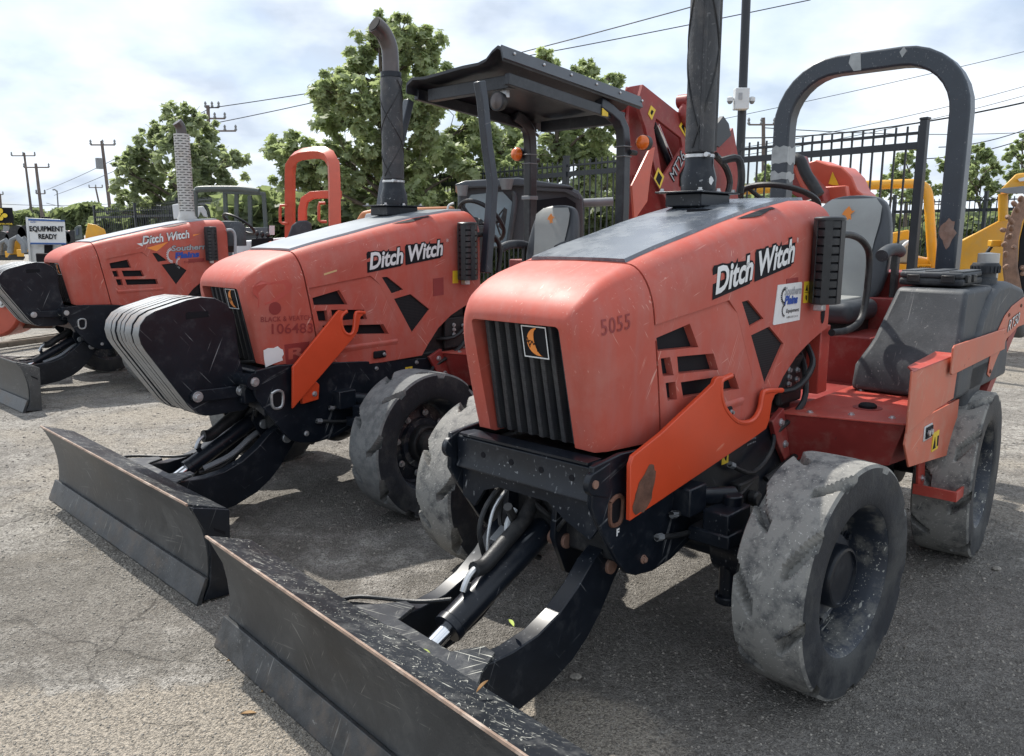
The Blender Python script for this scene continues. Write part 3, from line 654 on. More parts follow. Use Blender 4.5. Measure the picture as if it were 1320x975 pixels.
def build_blade(root, k):
    d = {1: .036, 2: .01, 3: .0}[k]
    b = bpy.data.objects.new('dozer_blade', None); COL.objects.link(b); b.parent = root; b.location = (d, {1: .10, 2: .04, 3: 0}[k], 0); b.rotation_euler = (0, 0, {1: R(-4.9), 2: R(-1.8), 3: 0}[k])
    fr = [(1.285, .43), (1.253, .375), (1.231, .315), (1.219, .25), (1.214, .19), (1.217, .13), (1.224, .085), (1.240, .035)]
    bk = [(x-.022, z-.004) for x, z in fr]
    g = G(); g.prism(fr+list(reversed(bk)), -.945, .945); mb = g.build('moldboard', 'blade', b, smooth=60)
    g = G(); g.prism([(1.279, .434), (1.279, .424), (1.12, .365), (1.118, .376)], -.945, .945); g.build('top_plate', 'bladetop', b, bevel=.0015)
    g = G(); g.prism([(1.287, .4365), (1.289, .430), (1.284, .424), (1.279, .426), (1.279, .435)], -.946, .946); g.build('worn_top_edge', 'rust' if k != 3 else 'blade', b)
    g = G(); g.prism([(1.13, .370), (1.118, .370), (1.125, .02), (1.137, .02)], -.945, .945); g.build('back_plate', 'bladetop', b)
    for s_ in (1, -1):
        g = G(); g.prism([(1.274, .420), (1.225, .31), (1.211, .25), (1.206, .19), (1.210, .13), (1.222, .07), (1.25, .015), (1.13, .006), (1.115, .372)], s_*.945, s_*.962); ep = g.build('end_plate', 'blade' if k != 2 else 'black', b, bevel=.002)
        if k != 1:
            g = G(); g.prism([(1.19, .315), (1.14, .285), (1.14, .27), (1.185, .30)], s_*.961, s_*.9635); g.build('end_slot', 'print_hole_black', ep, smooth=0)
    g = G(); g.prism([(1.222, .105), (1.236, .108), (1.280, .006), (1.276, -.002), (1.258, -.002)], -.958, .958); ce = g.build('cutting_edge', 'cutedge', b, bevel=.002)
    # hinge and gussets behind the blade
    g = G(); g.prism([(-.36, 1.13), (.36, 1.13), (.27, 1.02), (.22, .93), (.17, .93), (.13, 1.02), (-.13, 1.02), (-.17, .93), (-.22, .93), (-.27, 1.02)], .318, .330, 'xy')
    g.v = [(y_, x_, z_) for x_, y_, z_ in g.v]; g.build('gusset_plate', 'bladetop', b, bevel=.002)
    for y in (-.07, .05):
        g = G(); g.prism([(1.13, .30), (1.02, .24), (.98, .19), (1.0, .15), (1.13, .12)], y, y+.014); g.build('cylinder_lug', 'black', b, bevel=.002)
    g = G(); g.prism([(1.13, .345), (1.0, .275), (1.13, .275)], -.20, -.19); g.prism([(1.13, .33), (1.02, .275), (1.13, .275)], -.33, -.322); g.build('gusset_rib', 'black', b)
    if k == 1:
        g = G(); n = 16; g.add([(1.155+.016*math.cos(2*math.pi*i/n), -.27+.045*math.sin(2*math.pi*i/n), .3845+.007*math.cos(2*math.pi*i/n)) for i in range(n)], [tuple(range(n))]); g.build('oval_slot', 'print_hole_black', b, smooth=0)

def build_arms(root, k):
    ex = .07 if k == 1 else 0
    up = [(.36, .44), (.41, .475), (.47, .485), (.53, .455), (.60, .395), (.69, .340), (.79, .306), (.90, .296), (1.02, .302), (1.13+ex, .316)]
    dn = [(.36, .40), (.39, .37), (.42, .335), (.475, .265), (.54, .205), (.62, .155), (.74, .115), (.87, .098), (1.0, .102), (1.13+ex, .118)]
    for s_ in (1, -1):
        g = G(); g.prism(up+list(reversed(dn)), s_*.175, s_*.235)
        a = g.build('lift_arm', 'black', root, bevel=.004)
        g = G(); g.cyl((.43, s_*.16, .415), (.43, s_*.246, .415), .027, n=20); g.build('arm_pin', 'rustpin' if k == 1 else 'zinc', a, bevel=.002)
    # tower plates carrying the cylinder
    for y in (.06, -.16):
        g = G(); g.prism([(.52, .62), (.30, .66), (.20, .50), (.30, .36), (.42, .33), (.47, .36), (.535, .50)], y, y+.022); t = g.build('tower_plate', 'black', root, bevel=.003)
    g = G(); g.cyl((.475, .02, .475), (.475, .094, .475), .026, n=20); g.build('tower_pin', 'rustpin' if k == 1 else 'zinc', root, bevel=.002)
    # cylinder
    yc = -.03; A = Vector((.43, yc, .50)); B = Vector((1.04+ex, yc, .195)); dv = (B-A); CR = .048 if k == 1 else .042
    c = bpy.data.objects.new('blade_cylinder', None); COL.objects.link(c); c.parent = root
    g = G(); g.cyl(A+dv*.05, A+dv*.70, CR, n=32); g.cyl(A+dv*.68, A+dv*.72, CR*1.08, n=32); g.cyl(A+dv*-.02, A+dv*.06, .040, n=20); g.build('barrel', 'black', c, bevel=.003)
    g = G(); g.cyl(A+dv*.71, A+dv*1.0, .026, n=28); g.build('rod', 'chrome', c)
    g = G(); g.cyl(B+Vector((0, -.04, 0)), B+Vector((0, .04, 0)), .035, n=20); g.build('rod_eye', 'black', c)
    up_ = Vector((.44, 0, .88)).normalized()
    g = G(); q = A+dv*.56+up_*.045; g.cyl(q-up_*.02, q+up_*.018, .014, n=8); g.cyl(q+up_*.012, q+up_*.03-dv*.03, .011, n=8); g.build('fitting', 'black', c)
    g = G(); g.tube([q+up_*.02+dv*.015, q+up_*.035-dv*.01, q+up_*.05-dv*.05, q+up_*.052-dv*.10], .010, 8); g.build('hose_fitting', 'zinc', c)
    hose = [q+up_*.052-dv*.08, A+dv*.42+up_*.078, A+dv*.28+up_*.085, A+dv*.12+up_*.085+Vector((0, -.01, 0)), A+up_*.10+Vector((-.03, -.03, .03)), A+Vector((-.10, -.04, .17))]
    G().tube(hose, .026 if k == 1 else .032, 12, 5).build('hose_sleeve', 'rubber', root)
    if k == 1:
        G().tube([(.64, -.14, .40), (.66, -.145, .50), (.62, -.15, .58), (.52, -.15, .66)], .009, 8, 5).build('hydraulic_hose', 'rubber', root)
        G().tube([(.66, -.10, .38), (.655, -.11, .48), (.61, -.12, .58), (.5, -.12, .66)], .006, 8, 5).build('hydraulic_hose', 'zinc', root)
        G().tube([(.60, -.06, .47), (.585, -.085, .52), (.54, -.09, .56)], .011, 8, 4).build('hose_fitting', 'offwhite', root)
        G().tube([(.62, -.05, .60), (.55, -.08, .52), (.50, -.10, .46)], .016, 8, 4).build('hydraulic_hose', 'rubber', root)
        G().box((.565, -.125, .45), (.07, .05, .06), ('Y', R(30))).build('valve_block', 'polemetal', root, bevel=.004)
    G().tube([A+dv*.62+Vector((0, -.05, .03)), A+dv*.70+Vector((.0, -.16, .03)), (1.02, -.34, .325), (1.06, -.40, .30), (1.02, -.33, .30), (.9, -.2, .28)], .0075, 8, 5).build('hydraulic_hose', 'rubber', root)
    if k != 1:
        G().tube([(.42, .02, .42), (.50, .03, .36), (.58, .03, .34), (.70, .02, .27), (.82, .0, .26)], .011, 8, 5).build('hydraulic_hose', 'rubber', root)
        G().tube([(.44, .04, .44), (.54, .06, .41), (.66, .05, .33), (.80, .02, .28)], .016, 8, 5).build('hydraulic_hose', 'polemetal', root)

def build_bracket(root, k):
    if k == 1:
        px = [(812, 672), (813, 600), (817, 588), (853, 559), (920.5, 495), (922.5, 489), (926, 486), (944.5, 484.5), (934, 489), (930.8, 495), (931.8, 516), (939, 532), (951, 543.6), (963.6, 545.6), (973.8, 540.5), (981, 528), (984, 512), (988, 505), (1009.7, 503.6), (998, 510), (995, 520), (992.3, 540.5), (988, 553), (970, 566)]
        y = .362
    else:
        px = [(377.7, 527), (377.7, 473.7), (435, 402.5), (437.5, 400), (448, 401.5), (442, 406), (440, 414), (443.4, 427), (450.6, 432), (456.5, 427), (458.8, 407.4), (461.5, 403), (471, 403.5), (465, 409), (461.5, 427), (456.5, 435)]
        y = .362
    O = O1 if k == 1 else O2; poly = []
    for a, b in px:
        p = U(O, a, b, 1, y); poly.append((p.x, p.z))
    g = G(); g.prism(poly, y-.016, y); br = g.build('catch_bracket', 'orange', root, bevel=.0025)
    n = len(poly); rim = poly[7:19] if k == 1 else poly[4:13]
    g = G(); g.tube([(a, y-.006, b) for a, b in rim], .0105, 8, 3); g.build('cup_rim', 'orange', br)
    x0, z0 = poly[0]; x1, z1 = poly[1]
    g = G(); g.prism([(x0-.07, z0+.01), (x0-.17, z0+.02), (x0-.18, z0+.10), (x0-.15, z0+.13), (x0-.07, z0+.12)], .319, y-.017); g.build('bracket_foot', 'orange', br, bevel=.004)
    g = G(); bolt(g, (x0-.145, y-.018, z0+.055), .010); g.build('foot_bolt', 'zinc', br)
    if k == 1:
        rs = random.Random(4); pts = []
        for i in range(26):
            a = 2*math.pi*i/26; rr = 1+rs.uniform(-.13, .13); pts.append((a, rr))
        c = U(O, 831, 632, 1, y); g = G()
        lo_ = [(c.x+.055*rr*math.cos(a)-.028*math.sin(a), y+.0012, c.z+.072*rr*math.sin(a)) for a, rr in pts]
        lo_ = [(min(x, x0-.004), y_, z) for x, y_, z in lo_]
        g.add(lo_, [tuple(range(26))]); g.build('paint_loss_patch', 'brownrust', br, smooth=0)

def build_exhaust(root, k):
    x, y = -.62, -.10; z0 = zt(-.62)+.004
    if k < 3:
        g = G(); g.box((x, y, z0+.025), (.245, .17, .055)); e = g.build('exhaust_base', 'black', root, bevel=.006)
        g = G(); g.box((x, y, z0+.056), (.33, .22, .007)); g.build('flange_plate', 'black', e, bevel=.002)
        for a, b in ((-.14, -.09), (.14, -.09), (-.14, .09), (.14, .09), (0, .095)):
            g = G(); bolt(g, (x+a, y+b, z0+.0595), .008, (0, 0, 1)); g.build('flange_bolt', 'zinc', e)
        zz = z0+.059; cs = {1: .76, 2: .86}[k]
        g = G(); g.lathe([(.096*cs, zz), (.098*cs, zz+.06), (.080*cs, zz+.11), (.078*cs, zz+.15), (.07*cs, zz+.15)], (x, y, 0), 'z', 28); g.build('pipe_cone', 'black', e)
        g = G(); g.lathe([(.074*cs, zz+.14), (.081*cs, zz+.143), (.081*cs, zz+.155), (.074*cs, zz+.158)], (x, y, 0), 'z', 28); g.cyl((x+.03, y+.060, zz+.15), (x+.06, y+.065, zz+.15), .010, n=8); g.build('hose_clamp', 'zinc', e)
        top = 3.0 if k == 1 else 2.44
        R_ = .0615 if k == 1 else .067
        g = G(); g.lathe([(R_-.01, zz+.158), (R_, zz+.165), (R_, zz+.6), (R_*.98, top-.01), (R_*.9, top)], (x, y, 0), 'z', 32); g.build('pipe_wrap', 'pipe', e)
        g = G(); m = 60; H = top-zz-.2
        for ph, tw in ((0, 5.5), (math.pi, 5.5), (.7, -5.5), (3.84, -5.5)):
            g.tube([(x+(R_+.001)*math.cos(ph+tw*i/m), y+(R_+.001)*math.sin(ph+tw*i/m), zz+.18+H*i/m) for i in range(m+1)], .003 if k == 2 else .0045, 5, 1)
        g.build('wrap_tie', 'rubber', e)
        if k == 1:
            g = G()
            for a in (2.2, .6, 3.9): g.tube([(x+.060*math.cos(a), y+.060*math.sin(a), zz+.17), (x+.060*math.cos(a), y+.060*math.sin(a), top-.01)], .010, 6, 1)
            g.build('pipe_seam', 'pipe', e)
            g = G(); g.tube([(x-.06, y+.07, zz+.13), (x-.11, y+.12, zz+.14), (x-.13, y+.13, zz+.07), (x-.14, y+.12, zz+.0)], .016, 8); g.build('crankcase_hose', 'rubber', e)
            vs = [(x+.0752*math.cos(a), y+.0752*math.sin(a), zz+.045+b) for a, b in ((1.15, -.01), (1.3, -.018), (1.42, -.004), (1.5, .0), (1.4, .012), (1.25, .02), (1.12, .008))]
            G().add(vs, [tuple(range(7))]).build('torn_label', 'white', e, smooth=0)
        else:
            g = G(); g.lathe([(.064, top), (.064, top+.03), (.058, top+.03), (.056, top-.01)], (x, y, 0), 'z', 28); g.build('hose_clamp', 'black', e)
            pth = [(x, y, top+.0), (x, y, top+.12), (x+.012, y, top+.19), (x+.055, y-.0, top+.255), (x+.115, y, top+.29)]
            g = G(); g.tube(pth, .051, 24, 5); g.build('curved_tip', 'brownchrome', e)
            G().tube([pth[-1], (x+.119, y, top+.292)], .043, 20, 1).build('tip_opening', 'print_hole_black', e)
    else:
        x, y = -.78, -.10
        g = G(); g.lathe([(.10, z0), (.10, z0+.05), (.085, z0+.07), (.08, z0+.12)], (x, y, 0), 'z', 24); e = g.build('exhaust_base', 'silver', root)
        za, zb_ = z0+.11, 2.52
        g = G(); g.lathe([(.072, za), (.072, zb_)], (x, y, 0), 'z', 24); g.build('inner_pipe', 'print_hole_black', e)
        rows = 30; g = G()                               # pierced guard: bars left between rows of slots
        H = (zb_-za)/rows
        for i in range(rows+1):
            zc = za+i*H; g.lathe([(.080, zc-.0095), (.080, zc+.0095)], (x, y, 0), 'z', 24)
        for i in range(rows):
            for j in range(7):
                a = 2*math.pi*(j+.5*(i % 2))/7; w = .13; zc = za+i*H
                vs = [(x+.0802*math.cos(a+o), y+.0802*math.sin(a+o), zc+zz_) for zz_ in (0, H) for o in (-w, 0, w)]
                g.add(vs, [(0, 1, 4, 3), (1, 2, 5, 4)])
        g.build('slotted_guard', 'silver', e, smooth=60)
        g = G(); g.tube([(x, y, zb_-.02), (x, y, zb_+.05), (x+.01, y, zb_+.09), (x+.04, y, zb_+.13)], .052, 20, 4); g.build('curved_tip', 'brownchrome', e)

GP = {1: (-.785, .407), 2: (-.775, .402), 3: (-.775, .405)}
def build_guard(root, k):        # louvred air intake guard on the rear corner of the hood
    x, y = GP[k]; z0, z1 = 1.215, 1.552
    g = G()
    def sec(z, r, d=0): return [(x+r*math.cos(a), y+r*math.sin(a), z) for a in [2*math.pi*i/24 for i in range(24)]]
    g.add(sec(z0, .052)+sec(z1, .052), [(i, (i+1) % 24, (i+1) % 24+24, i+24) for i in range(24)]+[tuple(range(23, -1, -1)), tuple(range(24, 48))])
    b = g.build('intake_body', 'print_hole_black', root)
    n = 10
    for i in range(n):
        g = G(); za = z0+(z1-z0)*(i+.0)/n; h = (z1-z0)/n
        g.lathe([(.054, za+.001), (.060, za+.002), (.060, za+h*.80), (.054, za+h*.86)], (x, y, 0), 'z', 28); g.build('louvre_ring', 'guard', b, smooth=60)
    g = G()
    for a in [R(d) for d in (20, 80, 140, 200, 260, 320)]:
        g.box((x+.0585*math.cos(a), y+.0585*math.sin(a), (z0+z1)/2), (.005, .030, z1-z0-.01), Matrix.Rotation(a, 3, 'Z'))
    g.build('upright_strap', 'guard', b)
    g = G(); g.lathe([(.062, z1-.004), (.062, z1+.006), (.056, z1+.011), (.03, z1+.013), (.001, z1+.013)], (x, y, 0), 'z', 28); g.build('intake_cap', 'guard', b)
    g = G(); g.box((x, y-.02, z0-.015), (.04, .04, .03)); g.build('mount_tab', 'zinc', b, bevel=.004)

def build_seat(root, x, y, k):
    s = bpy.data.objects.new('seat', None); COL.objects.link(s); s.parent = root; s.location = (x, y, 0)
    sec = []
    zs = [1.12, 1.16, 1.24, 1.34, 1.44, 1.54, 1.62, 1.67, 1.695, 1.705]; wd = [.16, .20, .225, .235, .23, .215, .195, .165, .12, .04]
    rings = []
    for z, w in zip(zs, wd):
        xo = -.05-(z-1.1)*.20; r = []
        for i in range(20):
            a = 2*math.pi*i/20; cx, cy = math.cos(a), math.sin(a)
            th = .055 if cx > 0 else .065
            yy = w*math.copysign(abs(cy)**.6, cy); xx = th*math.copysign(abs(cx)**.7, cx)*(1-.25*(abs(yy)/max(w, .01))**3 if cx < 0 else 1)
            if cx > 0: xx += .045*(abs(yy)/.235)**2.5
            if z > 1.69: xx *= .6
            r.append((xo+xx, yy, z))
        rings.append(r)
    g = G(); vs = [v for q in rings for v in q]; g.add(vs, [(i*20+j, i*20+(j+1) % 20, (i+1)*20+(j+1) % 20, (i+1)*20+j) for i in range(9) for j in range(20)]+[tuple(range(19, -1, -1)), tuple(range(180, 200))])
    bk = g.build('backrest', 'seatdark', s, smooth=60, subsurf=1)
    g = G(); pz = [1.15, 1.25, 1.36, 1.46, 1.56, 1.64, 1.685]; pw = [.13, .135, .14, .15, .165, .165, .12]; vs = []
    for z, w in zip(pz, pw):
        xo = -.05-(z-1.1)*.20+.058+(-.02 if z > 1.68 else 0)
        for j in range(9):
            t = -1+j/4; vs.append((xo+.012*(1-t*t)+.03*(abs(t*w)/.235)**2, w*t, z))
    g.add(vs, [(i*9+j, i*9+j+1, (i+1)*9+j+1, (i+1)*9+j) for i in range(6) for j in range(8)]); g.build('back_panel', 'seat', bk, smooth=60)
    g = G(); g.box((.20, 0, 1.10), (.42, .44, .11)); g.build('cushion', 'seatdark', s, bevel=.045, seg=4, smooth=60)
    g = G(); g.box((.20, 0, 1.150), (.34, .28, .03)); g.build('cushion_pad', 'seat', s, bevel=.014, seg=3, smooth=60)
    g = G(); g.box((.10, 0, .93), (.36, .34, .25)); g.build('seat_pedestal', 'rubber', s, bevel=.02)
    for s_ in (1, -1):
        g = G(); g.tube([(-.10, s_*.27, 1.40), (-.02, s_*.275, 1.415), (.10, s_*.275, 1.41), (.19, s_*.275, 1.385)], .032, 12, 4); g.build('armrest', 'plastic', s, smooth=60)
        g = G(); g.box((-.07, s_*.262, 1.27), (.05, .03, .26)); g.build('armrest_support', 'rubber', s, bevel=.006)
    g = G(); xo = -.05-(1.60-1.1)*.20+.074
    pts = [(-.005, .045), (-.030, .02), (-.042, -.0), (-.020, -.008), (-.016, -.045), (.0, -.022), (.012, -.03), (.006, .0), (.03, .02), (.012, .018)]
    g.add([(xo+.002, a, 1.60+b) for a, b in pts], [tuple(range(len(pts)))]); g.build('seat_emblem', 'orangeprint', bk, smooth=0)
    return s

def steering(root, c, tilt, r=.18, r_t=.0145):
    st = bpy.data.objects.new('steering_wheel', None); COL.objects.link(st); st.parent = root; st.location = c; st.rotation_euler = (0, tilt, 0)
    g = G(); pr = [(r+r_t*math.cos(a), r_t*math.sin(a)) for a in [2*math.pi*i/8 for i in range(9)]]; g.lathe(pr, (0, 0, 0), 'z', 40); g.build('rim', 'rubber', st, smooth=80)
    for a in (R(90), R(210), R(330)):
        G().tube([(.03*math.cos(a), .03*math.sin(a), -.03), (r*.6*math.cos(a), r*.6*math.sin(a), -.022), (r*math.cos(a), r*math.sin(a), 0)], .011, 8, 2).build('spoke', 'rubber', st)
    g = G(); g.cyl((0, 0, -.05), (0, 0, -.01), .04, .034, 16); g.cyl((0, 0, -.40), (0, 0, -.05), .03, n=12); g.build('hub', 'rubber', st)
    return st

def build_deck(root, k):
    # left running board: lid, box below, upstand with folded rail
    dk = bpy.data.objects.new('side_deck', None); COL.objects.link(dk); dk.parent = root
    g = G(); g.prism([(-.60, .325), (-.735, .775), (-1.40, .775), (-1.40, .325)], .772, .780, 'xy'); lid = g.build('lid', 'deck', dk, bevel=.002)
    for a, b in ((-.68, .42), (-.80, .70), (-1.30, .40), (-.75, .56)):
        g = G(); bolt(g, (a, b, .780), .009, (0, 0, 1), .006); g.build('lid_screw', 'zinc', lid)
    g = G(); g.lathe([(.036, .780), (.036, .792), (.028, .799), (.001, .802)], (-.93, .56, 0), 'z', 24); g.build('lid_latch', 'print_hole_black', lid)
    g = G(); g.lathe([(.058, .7805), (.058, .7822), (.001, .7822)], (-.93, .56, 0), 'z', 24); g.build('latch_recess', 'darkred', lid, smooth=0)
    g = G()
    top = [(-.612, .330, .770), (-.745, .768, .770), (-1.42, .768, .770), (-1.42, .330, .770)]; bot = [(-.70, .330, .56), (-.80, .70, .585), (-1.42, .70, .53), (-1.42, .330, .53)]
    g.add(top+bot, [(0, 1, 2, 3), (7, 6, 5, 4), (0, 4, 5, 1), (1, 5, 6, 2), (2, 6, 7, 3), (3, 7, 4, 0)]); g.build('deck_box', 'darkred', dk, bevel=.003)
    g = G(); g.prism([(-.72, .775), (-.70, .705), (-.78, .60), (-1.42, .525), (-1.42, .775)], .776, .784); sp_ = g.build('side_plate', 'fender', dk, bevel=.002)
    g = G(); g.prism([(-.68, .755), (-.68, .992), (-1.30, .992), (-1.30, .80), (-1.05, .79), (-.72, .755)], .786, .794); g.build('upstand', 'fender', dk, bevel=.0025)
    g = G(); g.prism([(-.685, .794), (-1.30, .794), (-1.30, .70), (-.80, .74)], .985, .993, 'xy'); g.build('top_flange', 'deck', dk, bevel=.002)
    g = G(); g.prism([(-.50, .76), (-.60, .80), (-.70, .56), (-.66, .55), (-.56, .66)], .322, .345); g.build('box_cheek', 'darkred', dk, bevel=.003)
    g = G(); bolt(g, (-.575, .345, .745), .011); bolt(g, (-.625, .345, .645), .011); g.build('cheek_bolts', 'zinc', dk)
    if k == 1:
        g = G(); g.prism([(-1.13, 1.035), (-1.13, .930), (-1.15, .920), (-2.05, .935), (-2.05, 1.04), (-1.15, 1.045)], .806, .814); g.build('rail_plate', 'fender', dk, bevel=.003)
        g = G(); g.box((-.98, .786, .705), (.105, .006, .062)); b = g.build('indicator_plate', 'zinc', sp_, bevel=.008)
        g = G(); g.box((-.985, .7905, .705), (.085, .004, .045)); g.build('indicator_face', 'print_hole_black', b, smooth=0)
        for x in (-.965, -1.0):
            g = G(); g.cyl((x, .791, .705), (x, .800, .705), .012, n=12); g.build('indicator_knob', 'zinc', b)
        g = G(); g.box((-1.10, .7855, .645), (.085, .003, .080)); st = g.build('warning_sticker', 'yellow', sp_, smooth=0)
        g = G(); g.prism([(-1.065, .615), (-1.085, .665), (-1.105, .615)], .787, .7882); g.box((-1.13, .7875, .64), (.018, .001, .045)); g.build('warning_mark', 'print_hole_black', st, smooth=0)
        # folding step below the deck
        g = G(); g.prism([(-1.16, .60), (-1.24, .60), (-1.28, .42), (-1.26, .385), (-1.20, .385), (-1.18, .46)], .70, .712); g.prism([(-1.30, .56), (-1.40, .54), (-1.36, .40), (-1.30, .385)], .69, .702)
        g.box((-1.27, .78, .385), (.20, .17, .012)); g.box((-1.175, .78, .40), (.012, .17, .045)); g.box((-1.365, .78, .40), (.012, .17, .045)); g.box((-1.27, .865, .40), (.20, .010, .045)); g.build('foot_step', 'deck', dk, bevel=.002)
        g = G(); bolt(g, (-1.21, .712, .57), .010); bolt(g, (-1.23, .712, .44), .010); g.build('step_bolts', 'zinc', dk)
    # floor and rear body
    g = G(); g.box((-1.15, 0, .735), (.95, .64, .03)); g.box((-2.1, 0, .82), (1.0, .66, .34)); g.box((-2.3, 0, 1.05), (.6, 1.0, .22)); g.box((-2.3, 0, 1.22), (.35, 1.02, .14)); g.build('rear_body', 'darkred', root, bevel=.008)
    g = G(); g.box((-.99, 0, 1.20), (.10, .50, .80)); g.box((-1.10, 0, 1.42), (.18, .34, .26)); g.build('dash_console', 'rubber', root, bevel=.02)
    g = G(); g.box((-1.02, .30, .95), (.10, .06, .30)); g.build('dash_side', 'deck', root, bevel=.006)
    g = G(); g.box((-.80, .27, .88), (.22, .03, .20)); pb = g.build('pump_plate', 'rubber', root, bevel=.012)
    for a, b in ((-.84, .92), (-.84, .88), (-.76, .93), (-.76, .90), (-.76, .87)):
        g = G(); bolt(g, (a, .285, b), .009); g.build('plate_bolt', 'zinc', pb)

def build_tank(root):
    t = bpy.data.objects.new('moulded_tank', None); COL.objects.link(t); t.parent = root
    g = G()
    lv = [(.785, [(-1.27, .36), (-1.27, .80), (-2.2, .80), (-2.2, .36)]), (.90, [(-1.285, .365), (-1.29, .80), (-2.2, .80), (-2.2, .365)]),
          (.98, [(-1.335, .40), (-1.325, .79), (-2.2, .79), (-2.2, .40)]), (1.02, [(-1.36, .415), (-1.345, .785), (-2.2, .785), (-2.2, .415)]), (1.255, [(-1.47, .47), (-1.41, .775), (-2.2, .775), (-2.2, .47)])]
    vs = [(a, b, z) for z, q in lv for a, b in q]; n = len(lv)
    g.add(vs, [(i*4+j, i*4+(j+1) % 4, (i+1)*4+(j+1) % 4, (i+1)*4+j) for i in range(n-1) for j in range(4)]+[(3, 2, 1, 0), tuple((n-1)*4+j for j in range(4))])
    g.build('tank_body', 'plastic', t, bevel=.022, seg=4, smooth=50)
    arc = [(-1.48, .66), (-1.47, .80), (-1.50, .92), (-1.56, 1.03), (-1.65, 1.13), (-1.76, 1.21), (-1.89, 1.258), (-2.1, 1.265), (-2.41, 1.22), (-2.6, 1.1), (-2.66, .95), (-2.58, .93), (-2.45, 1.0), (-2.3, 1.02), (-2.1, 1.0), (-1.92, .93), (-1.78, .83), (-1.66, .72), (-1.60, .64)]
    g = G(); g.prism(arc, .62, .800); g.build('wheel_arch', 'plastic', t, bevel=.030, seg=4, smooth=50)
    pl = [(-2.16, 1.14), (-2.02, 1.10), (-1.90, 1.03), (-1.82, .94), (-1.79, .84), (-1.84, .82), (-1.96, .91), (-2.12, .98), (-2.35, 1.02), (-2.6, 1.02), (-2.7, 1.14), (-2.4, 1.17)]
    g = G(); g.prism(pl, .801, .8055); fp = g.build('fender_plate', 'fender', t, bevel=.002)
    lettering('model_letters', 'RT50', lambda u, v: (-2.10-.24*u, .8075, 1.015+.03*u+v*.055), 'print_hole_black', fp, offset=.03, shear=.3)
    lettering('model_letters', 'RT50', lambda u, v: (-2.10-.24*u, .8085, 1.015+.03*u+v*.055), 'white', fp, offset=.0, shear=.3)
    for a, b in ((-1.93, 1.02), (-2.1, 1.10), (-1.83, .85), (-1.98, .94), (-2.35, 1.13)):
        g = G(); g.sphere((a, .807, b), (.010, .006, .010), 8, 6); g.build('plate_rivet', 'brownrust', fp)
    g = G(); g.prism([(-1.66, .60), (-1.76, .60), (-2.4, 1.0), (-2.3, 1.02)], .62, .79); g.build('arch_liner', 'darkred', t)
    # filler
    g = G(); g.lathe([(.055, 1.25), (.055, 1.285), (.048, 1.29), (.048, 1.31)], (-1.93, .72, 0), 'z', 20); g.build('filler_neck', 'plastic', t)
    g = G(); g.lathe([(.060, 1.31), (.062, 1.345), (.055, 1.358), (.001, 1.36)], (-1.93, .72, 0), 'z', 20)
    for i in range(20):
        a = 2*math.pi*i/20; g.box((-1.93+.062*math.cos(a), .72+.062*math.sin(a), 1.328), (.006, .008, .032), Matrix.Rotation(a, 3, 'Z'))
    g.build('filler_cap', 'sidewall', t)
    g = G(); g.lathe([(.048, 1.24), (.048, 1.40), (.001, 1.405)], (-2.06, .70, 0), 'z', 20); g.build('expansion_bottle', 'silver', t)

M['rops_patch'] = M['silvertape']
def build_rops(root, k):
    x, w_, top, rb = -2.17, .467, 2.405, .30
    pth = [(x, -w_, 1.05), (x, -w_, 1.6), (x, -w_, top-rb)]
    for j in range(1, 9):
        a = math.pi/2*j/8; pth.append((x, -w_+rb*(1-math.cos(a)), top-rb+rb*math.sin(a)))
    for j in range(0, 9):
        a = math.pi/2*j/8; pth.append((x, w_-rb+rb*math.sin(a), top-rb+rb*math.cos(a)))
    pth += [(x, w_, 1.6), (x, w_, 1.05)]
    pth = [(a, b+.022, c) for a, b, c in pth]
    g = G(); g.tube(pth, 0, sub=1, sq=(.098, .105, Vector((1, 0, 0)))); r = g.build('roll_bar', 'ropsgrey', root, bevel=.012, seg=3, smooth=40)
    return r, pth

def add_patches_rops(r):
    x = -2.17
    def band(z0, z1, y, seed):
        rs = random.Random(seed); g = G(); o = .051; n = 8; vs = []
        for zz, sg in ((z0, -1), (z1, 1)):
            for j in range(n+1):
                t = j/n; jz = zz+rs.uniform(-.012, .012)
                if t < .5: p = (x+.0535, y-.047+.094*t*2, jz)
                else: p = (x+.0535-.105*(t-.5)*2, y+.0502, jz)
                vs.append(p)
        g.add(vs, [(j, j+1, n+2+j, n+1+j) for j in range(n)]); g.build('bare_patch', 'silvertape', r, smooth=0)
    band(1.90, 1.99, -.445, 3); band(1.80, 1.85, -.445, 5)
    g = G(); rs = random.Random(2); pts = [(x+.054, .489+.04*math.cos(a)*rs.uniform(.7, 1.1), 1.50+.075*math.sin(a)*rs.uniform(.7, 1.2)) for a in [2*math.pi*i/16 for i in range(16)]]
    g.add(pts, [tuple(range(16))]); g.build('rust_patch', 'rustpin', r, smooth=0)
    g = G(); g.add([(x+.054, -.07, 2.453), (x+.054, -.02, 2.453), (x+.054, -.01, 2.36 ), (x+.054, -.05, 2.36 ), (x+.054, -.08, 2.405)], [(0, 1, 2, 3, 4)]); g.build('bare_patch', 'silvertape', r, smooth=0)
    g = G(); g.add([(x+.054, .20, 2.45), (x+.054, .18, 2.425), (x+.054, .195, 2.395), (x+.054, .215, 2.425)], [(0, 1, 2, 3)]); g.build('bare_patch', 'silvertape', r, smooth=0)

def sticker_round(root, x0, z0, x1, z1, y=None):
    pass

